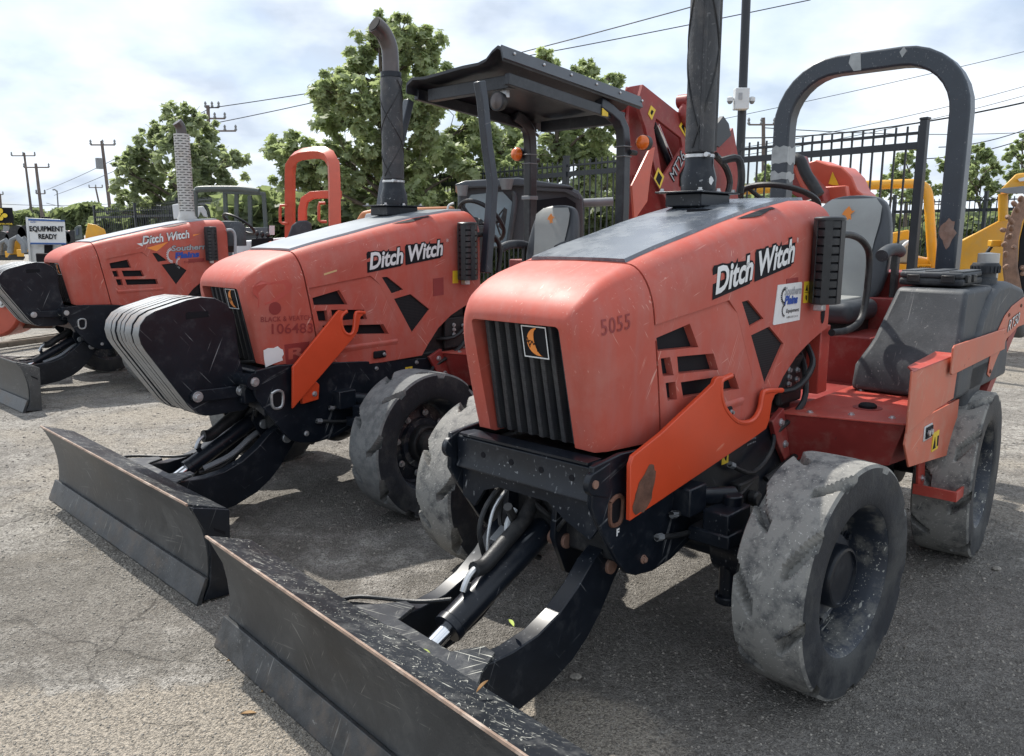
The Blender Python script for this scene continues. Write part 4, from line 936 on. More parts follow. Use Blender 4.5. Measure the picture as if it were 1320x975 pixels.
# =================================================================== MACHINES
def machine(O, k, label):
    root = thing('ride_on_trencher', label, 'trencher', O, ROT, 'red ride-on trenchers parked in a row')
    build_hood(root, k, {1: -1.0, 2: -.95, 3: -1.0}[k]); build_chassis(root, k); build_bumper(root, k); build_blade(root, k); build_arms(root, k)
    build_exhaust(root, k); build_guard(root, k)
    if k > 1: build_weights(root, k)
    if k < 3: build_bracket(root, k)
    build_deck(root, k)
    kind = {1: 'dust', 2: 'grey', 3: 'dust'}[k]; st = {1: R(-4), 2: 0, 3: R(2)}[k]
    for i, (xa, s_) in enumerate(((0, 1), (0, -1), (-1.66, 1), (-1.66, -1))):
        build_wheel(root, (xa-(.07 if xa == 0 else 0), s_*.752, .386), st if xa == 0 else {1: R(4)}.get(k, 0), .35+i*1.7+k, kind)
    if k < 3:
        for i, pa in enumerate(([(.30, .33, .50), (.10, .345, .47), (-.10, .36, .50), (-.35, .35, .56)], [(.22, .335, .56), (.05, .36, .54), (-.05, .40, .46), (-.06, .46, .42)], [(-.15, .35, .66), (-.30, .37, .60), (-.48, .36, .66), (-.60, .30, .74)],
                [(.45, -.10, .66), (.50, -.05, .60), (.47, .02, .54), (.40, .03, .50)], [(.48, .16, .64), (.53, .12, .57), (.50, .06, .50), (.45, .03, .44)], [(.40, -.22, .60), (.50, -.20, .50), (.52, -.12, .42), (.44, -.06, .36)])):
            G().tube(pa, (.010, .012, .009, .011, .008, .010)[i], 8).build('hydraulic_hose', 'rubber', root)
            g = G(); g.cyl(pa[0], Vector(pa[0]).lerp(Vector(pa[1]), .15), .013, n=6); g.build('hose_fitting', 'polemetal', root)
        g = G(); g.box((-.30, .335, .52), (.16, .05, .10)); g.cyl((-.30, .36, .50), (-.30, .40, .50), .03, n=16); g.build('pump_housing', 'rubber', root, bevel=.008)
        g = G(); g.tube([(.606, -.28, .695), (.606, .28, .695)], .006, 6, 1); g.build('weld_bead', 'polemetal', root)
    return root

m1 = machine(O1, 1, 'nearest red trencher with 5055 on its nose, plain black roll bar and scratched dozer blade')
m2 = machine(O2, 2, 'middle red trencher with black canopy roof, nose weights and number 106483 on its side')
m3 = machine(O3, 3, 'farthest left red trencher with tall silver slotted exhaust stack and black nose weights')

# ---- lettering and stickers
def logo_dw(root, x0, z0, x1, z1, h, backing=True, sh=.18):
    if backing:
        b = side_text(root, 'logo_backing', 'Ditch Witch', x0, z0, x1, z1, h, 'print_hole_black', .0025, offset=.085, shear=sh, spacing=1.0)
        a = side_text(b, 'logo_letters', 'Ditch Witch', x0, z0, x1, z1, h, 'white', .004, offset=.030, shear=sh, spacing=1.0)
        q = G(); sl = z1-z0
        def f(u, v, o=.0023): x = x0+(x1-x0)*u; return side_pt(x, z0+sl*u+v*h, o)
        for u0, u1 in ((-.035, .43), (.47, .99)):
            vs = [f(u0, -.20), f(u1-.02, -.20), f(u1+.03, .55 if u0 < 0 else .8), f(u1-.03, .8), f(u0+.02, 1.12), f(u0, 1.0)]
            q.add(vs, [tuple(range(6))])
        q.build('logo_ground', 'print_hole_black', b, smooth=0)
        return b
    a = side_text(root, 'logo_outline', 'Ditch Witch', x0, z0, x1, z1, h, 'print_hole_black', .0025, offset=.05, shear=sh, spacing=1.0)
    side_text(a, 'logo_letters', 'Ditch Witch', x0, z0, x1, z1, h, 'white', .004, offset=.030, shear=sh, spacing=1.0)
    return a
b = logo_dw(m1, -.045, 1.292, -.605, 1.392, .088)
side_text(b, 'registered_mark', '®', -.622, 1.462, -.637, 1.464, .018, 'white', .004, offset=.0)
side_text(m1, 'unit_number', '5055', .552, 1.196, .428, 1.209, .048, 'darkprint', .0022, offset=.006, spacing=1.1) 
def plain_sticker(root, name, pts, mat, off=.003): return side_poly(root, name, pts, mat, off)
# dealer sticker on machine 1
X0, X1, ZT, ZB = -.490, -.690, 1.302, 1.152
st = side_poly(m1, 'dealer_sticker', [(X0, ZT), (X1+.006, ZT+.004), (X1, ZT-.004), (X1+.002, ZB+.0), (X0+.018, ZB-.004), (X0+.022, ZB+.002)], 'white', .003)
def stx(u): return X0+(X1-X0)*u
def stz(v): return ZB+(ZT-ZB)*v
def stt(s, u0, v0, u1, h, mat, off=.0045, o=.0, sh=.2, par=None): return side_text(par or st, 'dealer_lettering', s, stx(u0), stz(v0), stx(u1), stz(v0), h, mat, off, offset=o, shear=sh)
stt('Southern', .28, .72, .97, .030, 'greyprint', o=.035); stt('Plains', .30, .48, .82, .032, 'blueprint', .005, o=.05); stt('Equipment', .38, .25, .92, .015, 'print_hole_black', o=.01); stt('1-800-351-3114', .40, .10, .88, .008, 'print_hole_black')
def gear(root, cx, cz, r, mat, off, teeth=12, a0=90, a1=270, sx=1.):
    g = G(); vs = []; n = 20
    for j in range(n+1):
        a = R(a0+(a1-a0)*j/n)
        for q in (r*.74, r*.9): vs.append(side_pt(cx-q*sx*math.cos(a), cz+q*math.sin(a), off))
    g.add(vs, [(2*j, 2*j+1, 2*j+3, 2*j+2) for j in range(n)])
    for t in range(teeth):
        a = R(a0+(a1-a0)*(t+.5)/teeth); d = (a1-a0)/teeth*.0055
        vs = [side_pt(cx-q*sx*math.cos(a+o), cz+q*math.sin(a+o), off) for q, o in ((r*.94, -d), (r*1.12, -d*.8), (r*1.12, d*.8), (r*.94, d))]
        g.add(vs, [(0, 1, 2, 3)])
    return g.build('gear_print', mat, root, smooth=0)
gear(st, stx(.30), stz(.70), .032, 'print_hole_black', .0047, 12); gear(st, stx(.32), stz(.32), .024, 'print_hole_black', .0047, 10)
side_poly(m1, 'red_patch', [(-.56, 1.322), (-.655, 1.326), (-.655, 1.306), (-.56, 1.304)], 'darkprint', .0025)
ys = side_poly(m1, 'caution_sticker', [(-.712, 1.306), (-.752, 1.305), (-.752, 1.219), (-.712, 1.219)], 'yellow', .003)
side_poly(ys, 'caution_mark', [(-.722, 1.268), (-.732, 1.292), (-.742, 1.268)], 'print_hole_black', .0045); side_poly(ys, 'caution_mark', [(-.715, 1.263), (-.749, 1.2625), (-.749, 1.2610), (-.715, 1.2615)], 'print_hole_black', .0045); side_poly(ys, 'caution_mark', [(-.725, 1.25), (-.735, 1.248), (-.738, 1.228), (-.728, 1.235)], 'print_hole_black', .0045)
def frame_sticker(root, x, z, w, h, name='caution_sticker'):
    g = G(); g.box((x, .3192, z), (w, .0014, h)); s_ = g.build(name, 'yellow', root, smooth=0)
    g = G(); g.prism([(x+w*.3, z+h*.1), (x, z+h*.4), (x-w*.3, z+h*.1)], .3200, .3206); g.box((x, .3203, z-h*.02), (w*.9, .0006, .002)); g.prism([(x+w*.2, z-h*.15), (x-w*.25, z-h*.1), (x-w*.15, z-h*.4), (x+w*.05, z-h*.3)], .3200, .3206); g.build('caution_mark', 'print_hole_black', s_, smooth=0)
frame_sticker(m1, -.17, .695, .050, .085)
for i in range(4):
    lettering('plate_print', ['WARNING:', 'Keep clear', 'of moving', 'parts'][i], lambda u, v, i=i: (-.345-.07*u, .3195, .737-.016*i+v*.008), 'greyprint', m1)
lettering('frame_marking', 'F', lambda u, v: (.515-.012*u, .3195, .565+v*.022), 'white', m1, offset=.05)

# ---- machine 2 prints
CUR[0] = 2
b = logo_dw(m2, -.095, 1.300, -.62, 1.372, .088)
side_text(b, 'registered_mark', '®', -.65, 1.445, -.668, 1.446, .018, 'white', .004)
side_text(m2, 'company_lettering', 'BLACK & VEATCH', .562, 1.052, .283, 1.045, .026, 'darkprint', .003, offset=.008, spacing=1.05)
side_text(m2, 'unit_number', '106483', .508, .988, .278, .975, .052, 'darkprint', .003, offset=.010)
rs = random.Random(9); side_poly(m2, 'torn_label', [(.555, .905), (.53, .915), (.50, .912), (.478, .92), (.462, .905), (.450, .90), (.445, .875), (.455, .86), (.45, .842), (.50, .83), (.545, .815), (.552, .86)], 'whitewash', .003)
rt = side_poly(m2, 'rental_decal', [(.440, .925), (.300, .93), (.305, .80), (.430, .805)], 'darkprint', .0025); side_text(rt, 'rental_letter', 'R', .415, .845, .33, .852, .055, 'red', .004, offset=.03)
n = 24; side_poly(m2, 'round_decal', [(.487+.033*math.cos(2*math.pi*i/n), 1.118+.033*math.sin(2*math.pi*i/n)) for i in range(n)], 'darkprint', .0025)
side_poly(m2, 'faded_decal', [(.60, 1.235), (.545, 1.262), (.50, 1.25), (.42, 1.262), (.385, 1.235), (.40, 1.20), (.44, 1.17), (.475, 1.155), (.53, 1.14), (.575, 1.125), (.57, 1.17), (.60, 1.20)], surf('faded_decal_red', (.46, .075, .055), .5, var=.1), .0015)
side_poly(m2, 'red_patch', [(-.545, 1.23), (-.625, 1.235), (-.625, 1.13), (-.545, 1.125)], 'darkprint', .0025)
side_poly(m2, 'caution_sticker', [(-.700, 1.272), (-.745, 1.271), (-.742, 1.195), (-.698, 1.195)], 'yellow', .003)
side_poly(m2, 'scuff_mark', [(.20, 1.286), (.12, 1.304), (.12, 1.296), (.20, 1.276)], surf('cream_scuff', (.6, .42, .2), .6), .002)
frame_sticker(m2, -.36, .685, .055, .06)

# ---- machine 3 prints
CUR[0] = 3
side_poly(m3, 'flash_print', [(-.05, 1.395), (-.12, 1.405), (-.10, 1.368)], 'white', .0022); side_poly(m3, 'flash_print', [(-.14, 1.352), (-.36, 1.412), (-.235, 1.318)], 'orangeprint', .0022); side_poly(m3, 'flash_print', [(-.615, 1.465), (-.70, 1.492), (-.62, 1.483)], 'orangeprint', .0022)
logo_dw(m3, -.105, 1.388, -.575, 1.452, .078, backing=False)
b = side_text(m3, 'dealer_lettering', 'Southern', -.385, 1.318, -.745, 1.335, .052, 'greyprint', .004, offset=.03, shear=.1); side_text(b, 'dealer_outline', 'Southern', -.385, 1.318, -.745, 1.335, .052, 'print_hole_black', .0025, offset=.055, shear=.1)
side_text(m3, 'dealer_lettering', 'Plains', -.42, 1.245, -.66, 1.257, .056, 'blueprint', .004, offset=.05, shear=.1)
side_text(m3, 'dealer_lettering', 'Equipment', -.50, 1.192, -.745, 1.202, .026, 'darkprint', .004, shear=.1)
side_poly(m3, 'red_patch', [(-.55, 1.235), (-.715, 1.24), (-.715, 1.205), (-.55, 1.20)], 'darkprint', .0022)
gear(m3, -.385, 1.275, .070, 'offwhite', .003, 12, sx=.75); gear(m3, -.46, 1.195, .052, 'offwhite', .003, 12, sx=.75)

# ---- cab area
CUR[0] = 1
build_tank(m1)
r_, _p = build_rops(m1, 1); add_patches_rops(r_)
build_seat(m1, -2.0, 0.0, 1); steering(m1, (-1.36, -.08, 1.655), R(-22), .185)
hp = [U(O1, a, b, 1, .37) for a, b in ((1083, 303), (1097, 303), (1112, 311), (1120.5, 328), (1119, 362), (1114, 398), (1107, 416), (1092, 426), (1072, 429))]
G().tube(hp, .0155, 12, 4).build('grab_handle', 'rubber', m1)
# moulded tool case lying on the tank
tcs = thing('tool_case', 'flat black latched plastic case lying on the tank of the nearest trencher', 'case', O1+FW*-1.66+LF*.60+Vector((0, 0, 1.262)), ROT)
g = G(); g.box((0, 0, .018), (.34, .27, .034)); cb_ = g.build('case_bottom', 'sidewall', tcs, bevel=.012, seg=3)
g = G(); g.box((0, 0, .050), (.335, .265, .028)); cl = g.build('case_lid', 'plastic', tcs, bevel=.011, seg=3)
g = G()
for a in (-.10, 0, .10): g.box((0, a, .066), (.30, .06, .006))
g.build('lid_panel', 'plastic', cl, bevel=.002)
for q in ((.172, -.07, 0), (.172, .075, 0), (0, .138, 1), (.10, .138, 1)):
    g = G(); g.box((q[0], q[1], .034), (.014, .055, .034) if not q[2] else (.055, .014, .034)); g.box((q[0], q[1], .046), (.018, .035, .008) if not q[2] else (.035, .018, .008)); g.build('case_latch', 'rubber', cb_, bevel=.003)

# ---- machine 2 seat, posts and canopy
build_seat(m2, -1.95, 0.02, 2); steering(m2, (-1.32, -.02, 1.58), R(-48), .18)
hp = [U(O2, a, b, 1, .37) for a, b in ((612, 303), (632, 303), (641, 310), (645, 325), (642, 352))]
G().tube(hp, .0155, 12, 4).build('grab_handle', 'rubber', m2)
for s_ in (1, -1):
    pts = [(-1.03, s_*.42, 2.42), (-1.0, s_*.42, 2.2), (-.93, s_*.42, 1.80), (-.93, s_*.42, 1.5), (-.93, s_*.42, 1.05)]
    if s_ > 0: pts = [tuple(U(O2, a, b, 1, .42)) for a, b in ((618, 105), (622, 130), (628, 190), (635, 236), (632, 280), (626, 352))]
    else: pts = [tuple(U(O2, a, b, 1, -.44)) for a, b in ((527, 130), (512, 195), (496, 238), (489, 290), (486, 330))]
    g = G(); g.tube(pts, 0, sub=1, sq=(.055, .055, Vector((0, 1, 0)))); g.build('front_post', 'ropsgrey', m2, bevel=.006)
PY = {1: .435, -1: .475}
def post(x, s_):
    g = G(); g.tube([(x, s_*PY[s_], 1.0), (x, s_*PY[s_], 2.14), (x+.012, s_*(PY[s_]-.005), 2.24), (x+.05, s_*(PY[s_]-.02), 2.31), (x+.13, s_*(PY[s_]-.04), 2.36), (x+.25, s_*(PY[s_]-.05), 2.40)], 0, sub=1, sq=(.075, .085, Vector((1, 0, 0)))); return g
for s_ in (1, -1):
    p = post(-2.34, s_).build('roll_post', 'canopy', m2, bevel=.010, seg=3, smooth=40)
    for z in (1.78, 2.05, 2.12) if s_ < 0 else (2.05, 2.12):
        g = G(); g.box((-2.335, s_*PY[s_], z), (.100, .092, .008 if z > 1.8 else .03)); g.build('strap', 'polemetal', p, bevel=.003)
    g = G(); yy = s_*.475
    g.cyl((-2.36, yy, 2.08), (-2.44, yy, 2.08), .02, n=10); g.build('lamp_arm', 'rubber', p)
# amber lamps
for o_, ax_ in ((U(O2, 829, 184, 1, .56), 1), (U(O2, 667, 199, 1, -.56), -1)):
    g = G(); c = Vector(o_); g.cyl(c-Vector((.05, 0, 0)), c, .052, .056, 24); lp = g.build('marker_lamp', 'rubber', m2)
    g = G(); g.lathe([(.053, .0), (.053, .012), (.045, .03), (.025, .042), (.001, .046)], c, 'x', 24); g.build('amber_lens', 'amber', lp, smooth=60)
    g = G(); g.box(c+Vector((-.045, -.045*ax_, -.0)), (.02, .09, .02)); g.build('lamp_bracket', 'darkred' if ax_ > 0 else 'rubber', lp)
# roof
cn = bpy.data.objects.new('canopy_roof', None); COL.objects.link(cn); cn.parent = m2
prof = [(-.50, 2.455), (-.49, 2.505), (-.43, 2.535), (-.30, 2.525), (-.10, 2.535), (.10, 2.545), (.26, 2.545), (.34, 2.56), (.40, 2.60), (.455, 2.622), (.485, 2.61), (.505, 2.545)]
def zc(x): return -(x+1.07)*-.072
g = G(); vs = []; xs_ = [-1.05, -1.10, -1.3, -1.6, -1.9, -2.2, -2.4, -2.54]
for x in xs_:
    for lift in (0, -.018):
        for y, z in prof: vs.append((x, y*(.88 if y > 0 else .95)*(1 if lift == 0 else .985), z+lift-(-1.07-x)*.085-(.018*math.sin(math.pi*(-1.05-x)/1.6) if abs(y) < .3 else 0)))
m = len(prof); fs = []
for i in range(len(xs_)-1):
    b0 = i*2*m; b1 = (i+1)*2*m
    for j in range(m-1): fs += [(b0+j, b0+j+1, b1+j+1, b1+j), (b0+m+j, b1+m+j, b1+m+j+1, b0+m+j+1)]
    fs += [(b0, b1, b1+m, b0+m), (b0+m-1, b0+2*m-1, b1+2*m-1, b1+m-1)]
for b0 in (0, (len(xs_)-1)*2*m): fs += [(b0+j, b0+j+1, b0+m+j+1, b0+m+j) for j in range(m-1)]
g.add(vs, fs); g.build('roof_shell', 'canopy', cn, smooth=45)
g = G(); vs = []
for x, d in ((-1.045, 0), (-2.55, -.126)):
    for y, z in ((.434, 2.622), (.454, 2.545), (.446, 2.540), (.426, 2.612)): vs.append((x, y, z+d))
g.add(vs, [(0, 1, 5, 4), (1, 2, 6, 5), (2, 3, 7, 6), (3, 0, 4, 7), (3, 2, 1, 0), (4, 5, 6, 7)]); fa = g.build('side_fascia', 'canopyedge', cn, smooth=0)
for i in range(6):
    x = -1.15-.28*i; g = G(); g.sphere((x, .448, 2.590-(-1.07-x)*.085), (.010, .006, .010), 8, 6); g.build('fascia_rivet', 'zinc', fa)
for x0, x1 in ((-1.16, -1.24), (-2.34, -2.44)):
    g = G(); g.box(((x0+x1)/2, 0, 2.44-(-1.07-x0)*.085), (.07, .76, .08)); g.build('roof_beam', 'canopy', cn, bevel=.004)
g = G(); g.box((-1.75, .40, 2.445-.06), (1.25, .04, .07), ('Y', R(-5))); g.box((-1.75, -.455, 2.445-.06), (1.25, .04, .07), ('Y', R(-5))); g.build('roof_rail', 'canopy', cn, bevel=.004)
g = G(); g.box((-2.12, .425, 2.34), (.07, .004, .05)); g.build('caution_sticker', 'yellow', cn, smooth=0)
g = G(); g.box((-1.22, .30, 2.40), (.03, .05, .10)); g.build('lamp_bracket', 'zinc', cn)
wl = U(O2, 643, 131, 1, .30)
g = G(); g.lathe([(.03, -.05), (.055, -.02), (.062, .02), (.058, .024), (.001, .02)], wl, 'x', 20); w2 = g.build('work_lamp', 'rubber', cn)
g = G(); g.lathe([(.054, .022), (.03, .03), (.001, .032)], wl, 'x', 20); g.build('lamp_glass', 'brownchrome', w2)

g = G(); n = 14; g.add([side_pt(-.90+.018*math.cos(2*math.pi*i/n), 1.165+.045*math.sin(2*math.pi*i/n), .003) for i in range(n)], [tuple(range(n))]); g.build('corner_slot', 'print_hole_black', m1, smooth=0)
# machine 3 handle
hp = [U(O3, a, b, 1, .37) for a, b in ((292, 297), (299, 297), (303, 305), (303, 328))]
G().tube(hp, .0155, 10, 4).build('grab_handle', 'greyprint', m3)
steering(m3, (-1.35, -.05, 1.60), R(-35), .185)
g = G(); g.lathe([(.19, 1.36), (.19, 1.56), (.15, 1.62), (.001, 1.63)], (-1.12, .12, 0), 'z', 20); g.build('dash_pod', 'plastic', m3)

# =================================================================== GROUND
def ground_mat():
    m, N, L, B = newmat('dusty_asphalt_gravel')
    co = N.new('ShaderNodeTexCoord').outputs['Object']
    big = noise_n(N, L, co, .8, 8, .62); mid = noise_n(N, L, co, 5, 9, .68); fine = noise_n(N, L, co, 70, 6, .7)
    col = mixc(N, L, ramp(N, L, big, [(.36, 0.), (.62, 1.)]), (.41, .385, .35), (.69, .65, .59))
    col = mixc(N, L, ramp(N, L, mid, [(.36, .6), (.60, 0.)]), col, (.17, .155, .135))
    # ground colour mixed darker in two patches by the nearer machines
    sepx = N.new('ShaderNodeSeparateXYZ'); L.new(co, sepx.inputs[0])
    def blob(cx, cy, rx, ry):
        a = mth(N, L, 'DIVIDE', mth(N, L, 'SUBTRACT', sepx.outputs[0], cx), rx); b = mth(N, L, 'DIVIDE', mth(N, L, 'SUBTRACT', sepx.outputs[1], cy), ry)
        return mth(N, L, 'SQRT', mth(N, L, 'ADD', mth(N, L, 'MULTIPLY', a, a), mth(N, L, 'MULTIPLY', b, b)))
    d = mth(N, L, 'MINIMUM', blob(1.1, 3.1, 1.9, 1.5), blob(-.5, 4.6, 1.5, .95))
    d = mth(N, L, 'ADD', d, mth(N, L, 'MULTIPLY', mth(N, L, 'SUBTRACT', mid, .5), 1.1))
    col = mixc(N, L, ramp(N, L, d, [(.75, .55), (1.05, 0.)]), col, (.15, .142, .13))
    pt = ramp(N, L, noise_n(N, L, co, .55, 7, .66), [(.50, 0.), (.60, 1.)]); pt = mth(N, L, 'MULTIPLY', pt, ramp(N, L, d, [(.9, 0.), (1.3, .8)])); col = mixc(N, L, pt, col, (.56, .50, .415))
    co2 = noise_n(N, L, co, 22, 7, .72); col = mixc(N, L, ramp(N, L, co2, [(.34, .65), (.52, 0.)]), col, (.13, .118, .10)); col = mixc(N, L, ramp(N, L, co2, [(.56, 0.), (.75, .5)]), col, (.60, .56, .49))
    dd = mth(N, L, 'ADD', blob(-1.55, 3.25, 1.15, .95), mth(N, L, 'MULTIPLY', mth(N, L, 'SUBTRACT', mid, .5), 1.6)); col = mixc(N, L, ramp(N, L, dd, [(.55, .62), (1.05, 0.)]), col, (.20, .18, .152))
    db = mth(N, L, 'MINIMUM', blob(-1.05, 2.25, .95, .30), blob(.22, 2.2, .32, .26)); db = mth(N, L, 'ADD', db, mth(N, L, 'MULTIPLY', mth(N, L, 'SUBTRACT', mid, .5), 1.3)); col = mixc(N, L, ramp(N, L, db, [(.75, .8), (.95, 0.)]), col, (.56, .49, .40))  # pale sandy patch at left; the small second blob paints in a sunlit spot
    # stones in the surface
    v = N.new('ShaderNodeTexVoronoi'); v.inputs['Scale'].default_value = 150; L.new(co, v.inputs['Vector'])
    vc = N.new('ShaderNodeSeparateColor'); L.new(v.outputs['Color'], vc.inputs[0])
    pal = mth(N, L, 'GREATER_THAN', vc.outputs[0], .86); drk = mth(N, L, 'LESS_THAN', vc.outputs[0], .18)
    inn = mth(N, L, 'LESS_THAN', v.outputs['Distance'], .36)
    col = mixc(N, L, mth(N, L, 'MULTIPLY', mth(N, L, 'MULTIPLY', pal, inn), .55), col, (.50, .47, .42)); col = mixc(N, L, mth(N, L, 'MULTIPLY', drk, .5), col, (.09, .083, .075))
    col = mixc(N, L, ramp(N, L, fine, [(.36, .7), (.57, 0.)]), col, (.12, .11, .098))
    # cracks
    wv = N.new('ShaderNodeTexVoronoi'); wv.feature = 'DISTANCE_TO_EDGE'; wv.inputs['Scale'].default_value = .55
    ds = N.new('ShaderNodeVectorMath'); ds.operation = 'ADD'; nz = N.new('ShaderNodeTexNoise'); nz.inputs['Scale'].default_value = 3; nz.inputs['Detail'].default_value = 6; L.new(co, nz.inputs['Vector'])
    sc = N.new('ShaderNodeVectorMath'); sc.operation = 'SCALE'; sc.inputs['Scale'].default_value = .5; L.new(nz.outputs['Color'], sc.inputs[0]); L.new(co, ds.inputs[0]); L.new(sc.outputs[0], ds.inputs[1]); L.new(ds.outputs[0], wv.inputs['Vector'])
    ck = ramp(N, L, wv.outputs['Distance'], [(.001, .7), (.007, 0.)]); ck = mth(N, L, 'MULTIPLY', ck, ramp(N, L, big, [(.45, 0.), (.55, 1.)]))
    col = mixc(N, L, mth(N, L, 'MULTIPLY', ck, .7), col, (.05, .045, .04))
    L.new(col, B.inputs['Base Color']); B.inputs['Roughness'].default_value = .92; B.inputs['Specular IOR Level'].default_value = .25
    h = mth(N, L, 'ADD', mth(N, L, 'MULTIPLY', fine, .6), mth(N, L, 'MULTIPLY', mth(N, L, 'SUBTRACT', 1., v.outputs['Distance']), .5)); h = mth(N, L, 'ADD', h, mth(N, L, 'MULTIPLY', mid, 1.2)); h = mth(N, L, 'ADD', h, mth(N, L, 'MULTIPLY', co2, 1.3)); h = mth(N, L, 'SUBTRACT', h, mth(N, L, 'MULTIPLY', ck, .8))
    b = N.new('ShaderNodeBump'); b.inputs['Strength'].default_value = 1.0; b.inputs['Distance'].default_value = .02; L.new(h, b.inputs['Height']); L.new(b.outputs[0], B.inputs['Normal'])
    return m
M['ground'] = ground_mat()
g = G(); g.add([(-1500, -300, 0), (1500, -300, 0), (1500, 2500, 0), (-1500, 2500, 0)], [(0, 1, 2, 3)]); tag(g.build('ground', 'ground', smooth=0), 'dusty grey asphalt yard with gravel and cracks', kind='structure')
# loose stones
rs = random.Random(5); st_g = G()
for i in range(34000):
    if rs.random() < .75: px, py = rs.uniform(0, 1320), 460+515*rs.random()**.7; p = PG(px, py)
    else: p = Vector((rs.uniform(-6, 5), rs.uniform(1.8, 9), 0))
    if i < 2600: t_ = rs.random(); e_ = PG(285, 828).lerp(PG(470, 1000), t_); p = e_+Vector((-abs(rs.gauss(0, .05)), -abs(rs.gauss(0, .04)), 0))
    elif i < 4200: t_ = rs.random(); e_ = PG(70, 650).lerp(PG(260, 788), t_); p = e_+Vector((-abs(rs.gauss(0, .06)), -abs(rs.gauss(0, .05)), 0))
    r = rs.choice((.0018, .002, .0025, .003, .0035, .0045, .0065))*rs.uniform(.7, 1.3)*min(1.6, max(.5, p.y/3.5)); a = rs.uniform(0, 6.28); vs = []
    for k in range(5): vs.append((p.x+r*math.cos(a+k*1.257)*rs.uniform(.7, 1.3), p.y+r*math.sin(a+k*1.257)*rs.uniform(.7, 1.3), .0))
    for k in range(5): q = vs[k]; vs.append((p.x+(q[0]-p.x)*.6, p.y+(q[1]-p.y)*.6, r*rs.uniform(.45, .75)))
    st_g.add(vs, [(k, (k+1) % 5, (k+1) % 5+5, k+5) for k in range(5)]+[(5, 6, 7, 8, 9)])
M['stone'] = surf('pale_grit', (.25, .23, .20), .85, var=.75, vscale=60)
tag(st_g.build('loose_gravel', 'stone', smooth=0), 'pale grit and small stones scattered over the asphalt', kind='stuff')
def stone(px, py, r, label):
    p = PG(px, py); g = G(); g.sphere((0, 0, r*.35), (r, r*.8, r*.5), 9, 6); g.v = [(x*(1+.25*noise.noise(Vector((x*40, y*40, z*40+px)))), y*(1+.25*noise.noise(Vector((y*40, x*40, px)))), z) for x, y, z in g.v]
    o = g.build('stone', 'stone', smooth=40); o.location = p; tag(o, label, 'stone')
stone(1284, 735, .022, 'tan stone on the asphalt right of the rear tyre'); stone(356, 903, .016, 'pale stone below the left end of the nearest blade'); stone(742, 875, .022, 'white stone lying right of the nearest lift arm'); stone(371, 908, .013, 'small tan stone beside the pale one under the nearest blade')
M['dryleaf'] = surf('dry_leaf', (.46, .30, .15), .7, var=.2); M['greenleaf'] = surf('fallen_green_leaf', (.40, .47, .12), .6, var=.15)
def leaf(p, l, w, rz, mat, label, tilt=0):
    g = G(); n = 6; vs = []
    for j in range(n+1):
        t = j/n; q = w*math.sin(math.pi*t)**.8*.5; vs += [(t*l, -q, .003+.012*t*(1-t)*4*l*8), (t*l, 0, .001), (t*l, q, .003+.012*t*(1-t)*4*l*6)]
    fs = [(3*j+k, 3*j+k+1, 3*j+k+4, 3*j+k+3) for j in range(n) for k in range(2)]
    g.add(vs, fs); o = g.build('fallen_leaf', mat, smooth=60); o.location = p; o.rotation_euler = (tilt, 0, rz); tag(o, label, 'leaf', 'fallen leaves around the nearest blade')
leaf(PG(292, 853), .045, .02, .3, 'dryleaf', 'tan dry leaf left of the nearest blade end'); leaf(PG(310, 921), .05, .018, .1, 'dryleaf', 'tan dry leaf farthest below the nearest blade')
leaf(PG(336, 894), .05, .02, 1.0, 'dryleaf', 'curled leaf against the cutting edge of the nearest blade')
def onM1(x, y, z): return O1+x*FW+y*LF+Vector((0, 0, z))
leaf(onM1(.86, .20, .345), .05, .012, 1.9, 'greenleaf', 'narrow yellow green leaf on the near lift arm', .0)
leaf(onM1(1.12, .12, .335), .04, .014, 2.6, 'greenleaf', 'yellow green leaf on the top of the nearest blade by the arm')
leaf(onM1(1.265, .45, .418), .06, .010, 1.1, 'dryleaf', 'curled brown leaf on the top of the nearest blade')

# =================================================================== FENCES
def fence_run(label, A, B, H, pk=.13, rails=(2.55, 2.42, .25), posts=(), tall=.12, pr=.009, ps=.075):
    d = (B-A); Ln = d.length; d.normalize(); rz = math.atan2(d.y, d.x)
    f = thing('iron_fence', label, 'fence', A, rz)
    for z, h in ((rails[0], .03), (rails[1], .075 if rails[1] > 2 else .04), (rails[2], .05)):
        g = G(); g.box((Ln/2, 0, z), (Ln, .035, h)); g.build('rail', 'fence', f)
    n = min(295, int(Ln/pk)); me = None
    for i in range(n):
        if me is None: g = G(); g.box((0, 0, (H+.06)/2), (pr*2, pr*2, H-.06)); o = g.build('picket', 'fence', f, smooth=0); me = o.data
        else: o = bpy.data.objects.new('picket', me); COL.objects.link(o); o.parent = f
        o.location = ((i+.5)*Ln/n, -.02, 0)
    me = None
    for p_ in posts:
        if me is None: g = G(); g.box((0, 0, (H+tall)/2), (ps, ps, H+tall)); g.box((0, 0, H+tall+.012), (ps*1.18, ps*1.18, .025)); o = g.build('post', 'fence', f, bevel=.004); me = o.data
        else: o = bpy.data.objects.new('post', me); COL.objects.link(o); o.parent = f
        o.location = (p_, 0, 0)
    return f
fd = Vector((math.sin(R(-39)), math.cos(R(-39)), 0)); FA = P(1180, 300, 8.9); FA.z = 0
def along(px):
    k_ = (px-660)/1057; return (FA.x-k_*FA.y)/(k_*fd.y-fd.x)
fence_run('tall black iron picket fence behind the trenchers ending in a post beside the roll bar', FA, FA+fd*36, 2.63, .125, tall=.05, posts=[0]+[along(x) for x in (870, 729, 613, 443, 392, 352, 318)]+[along(230), along(186)])
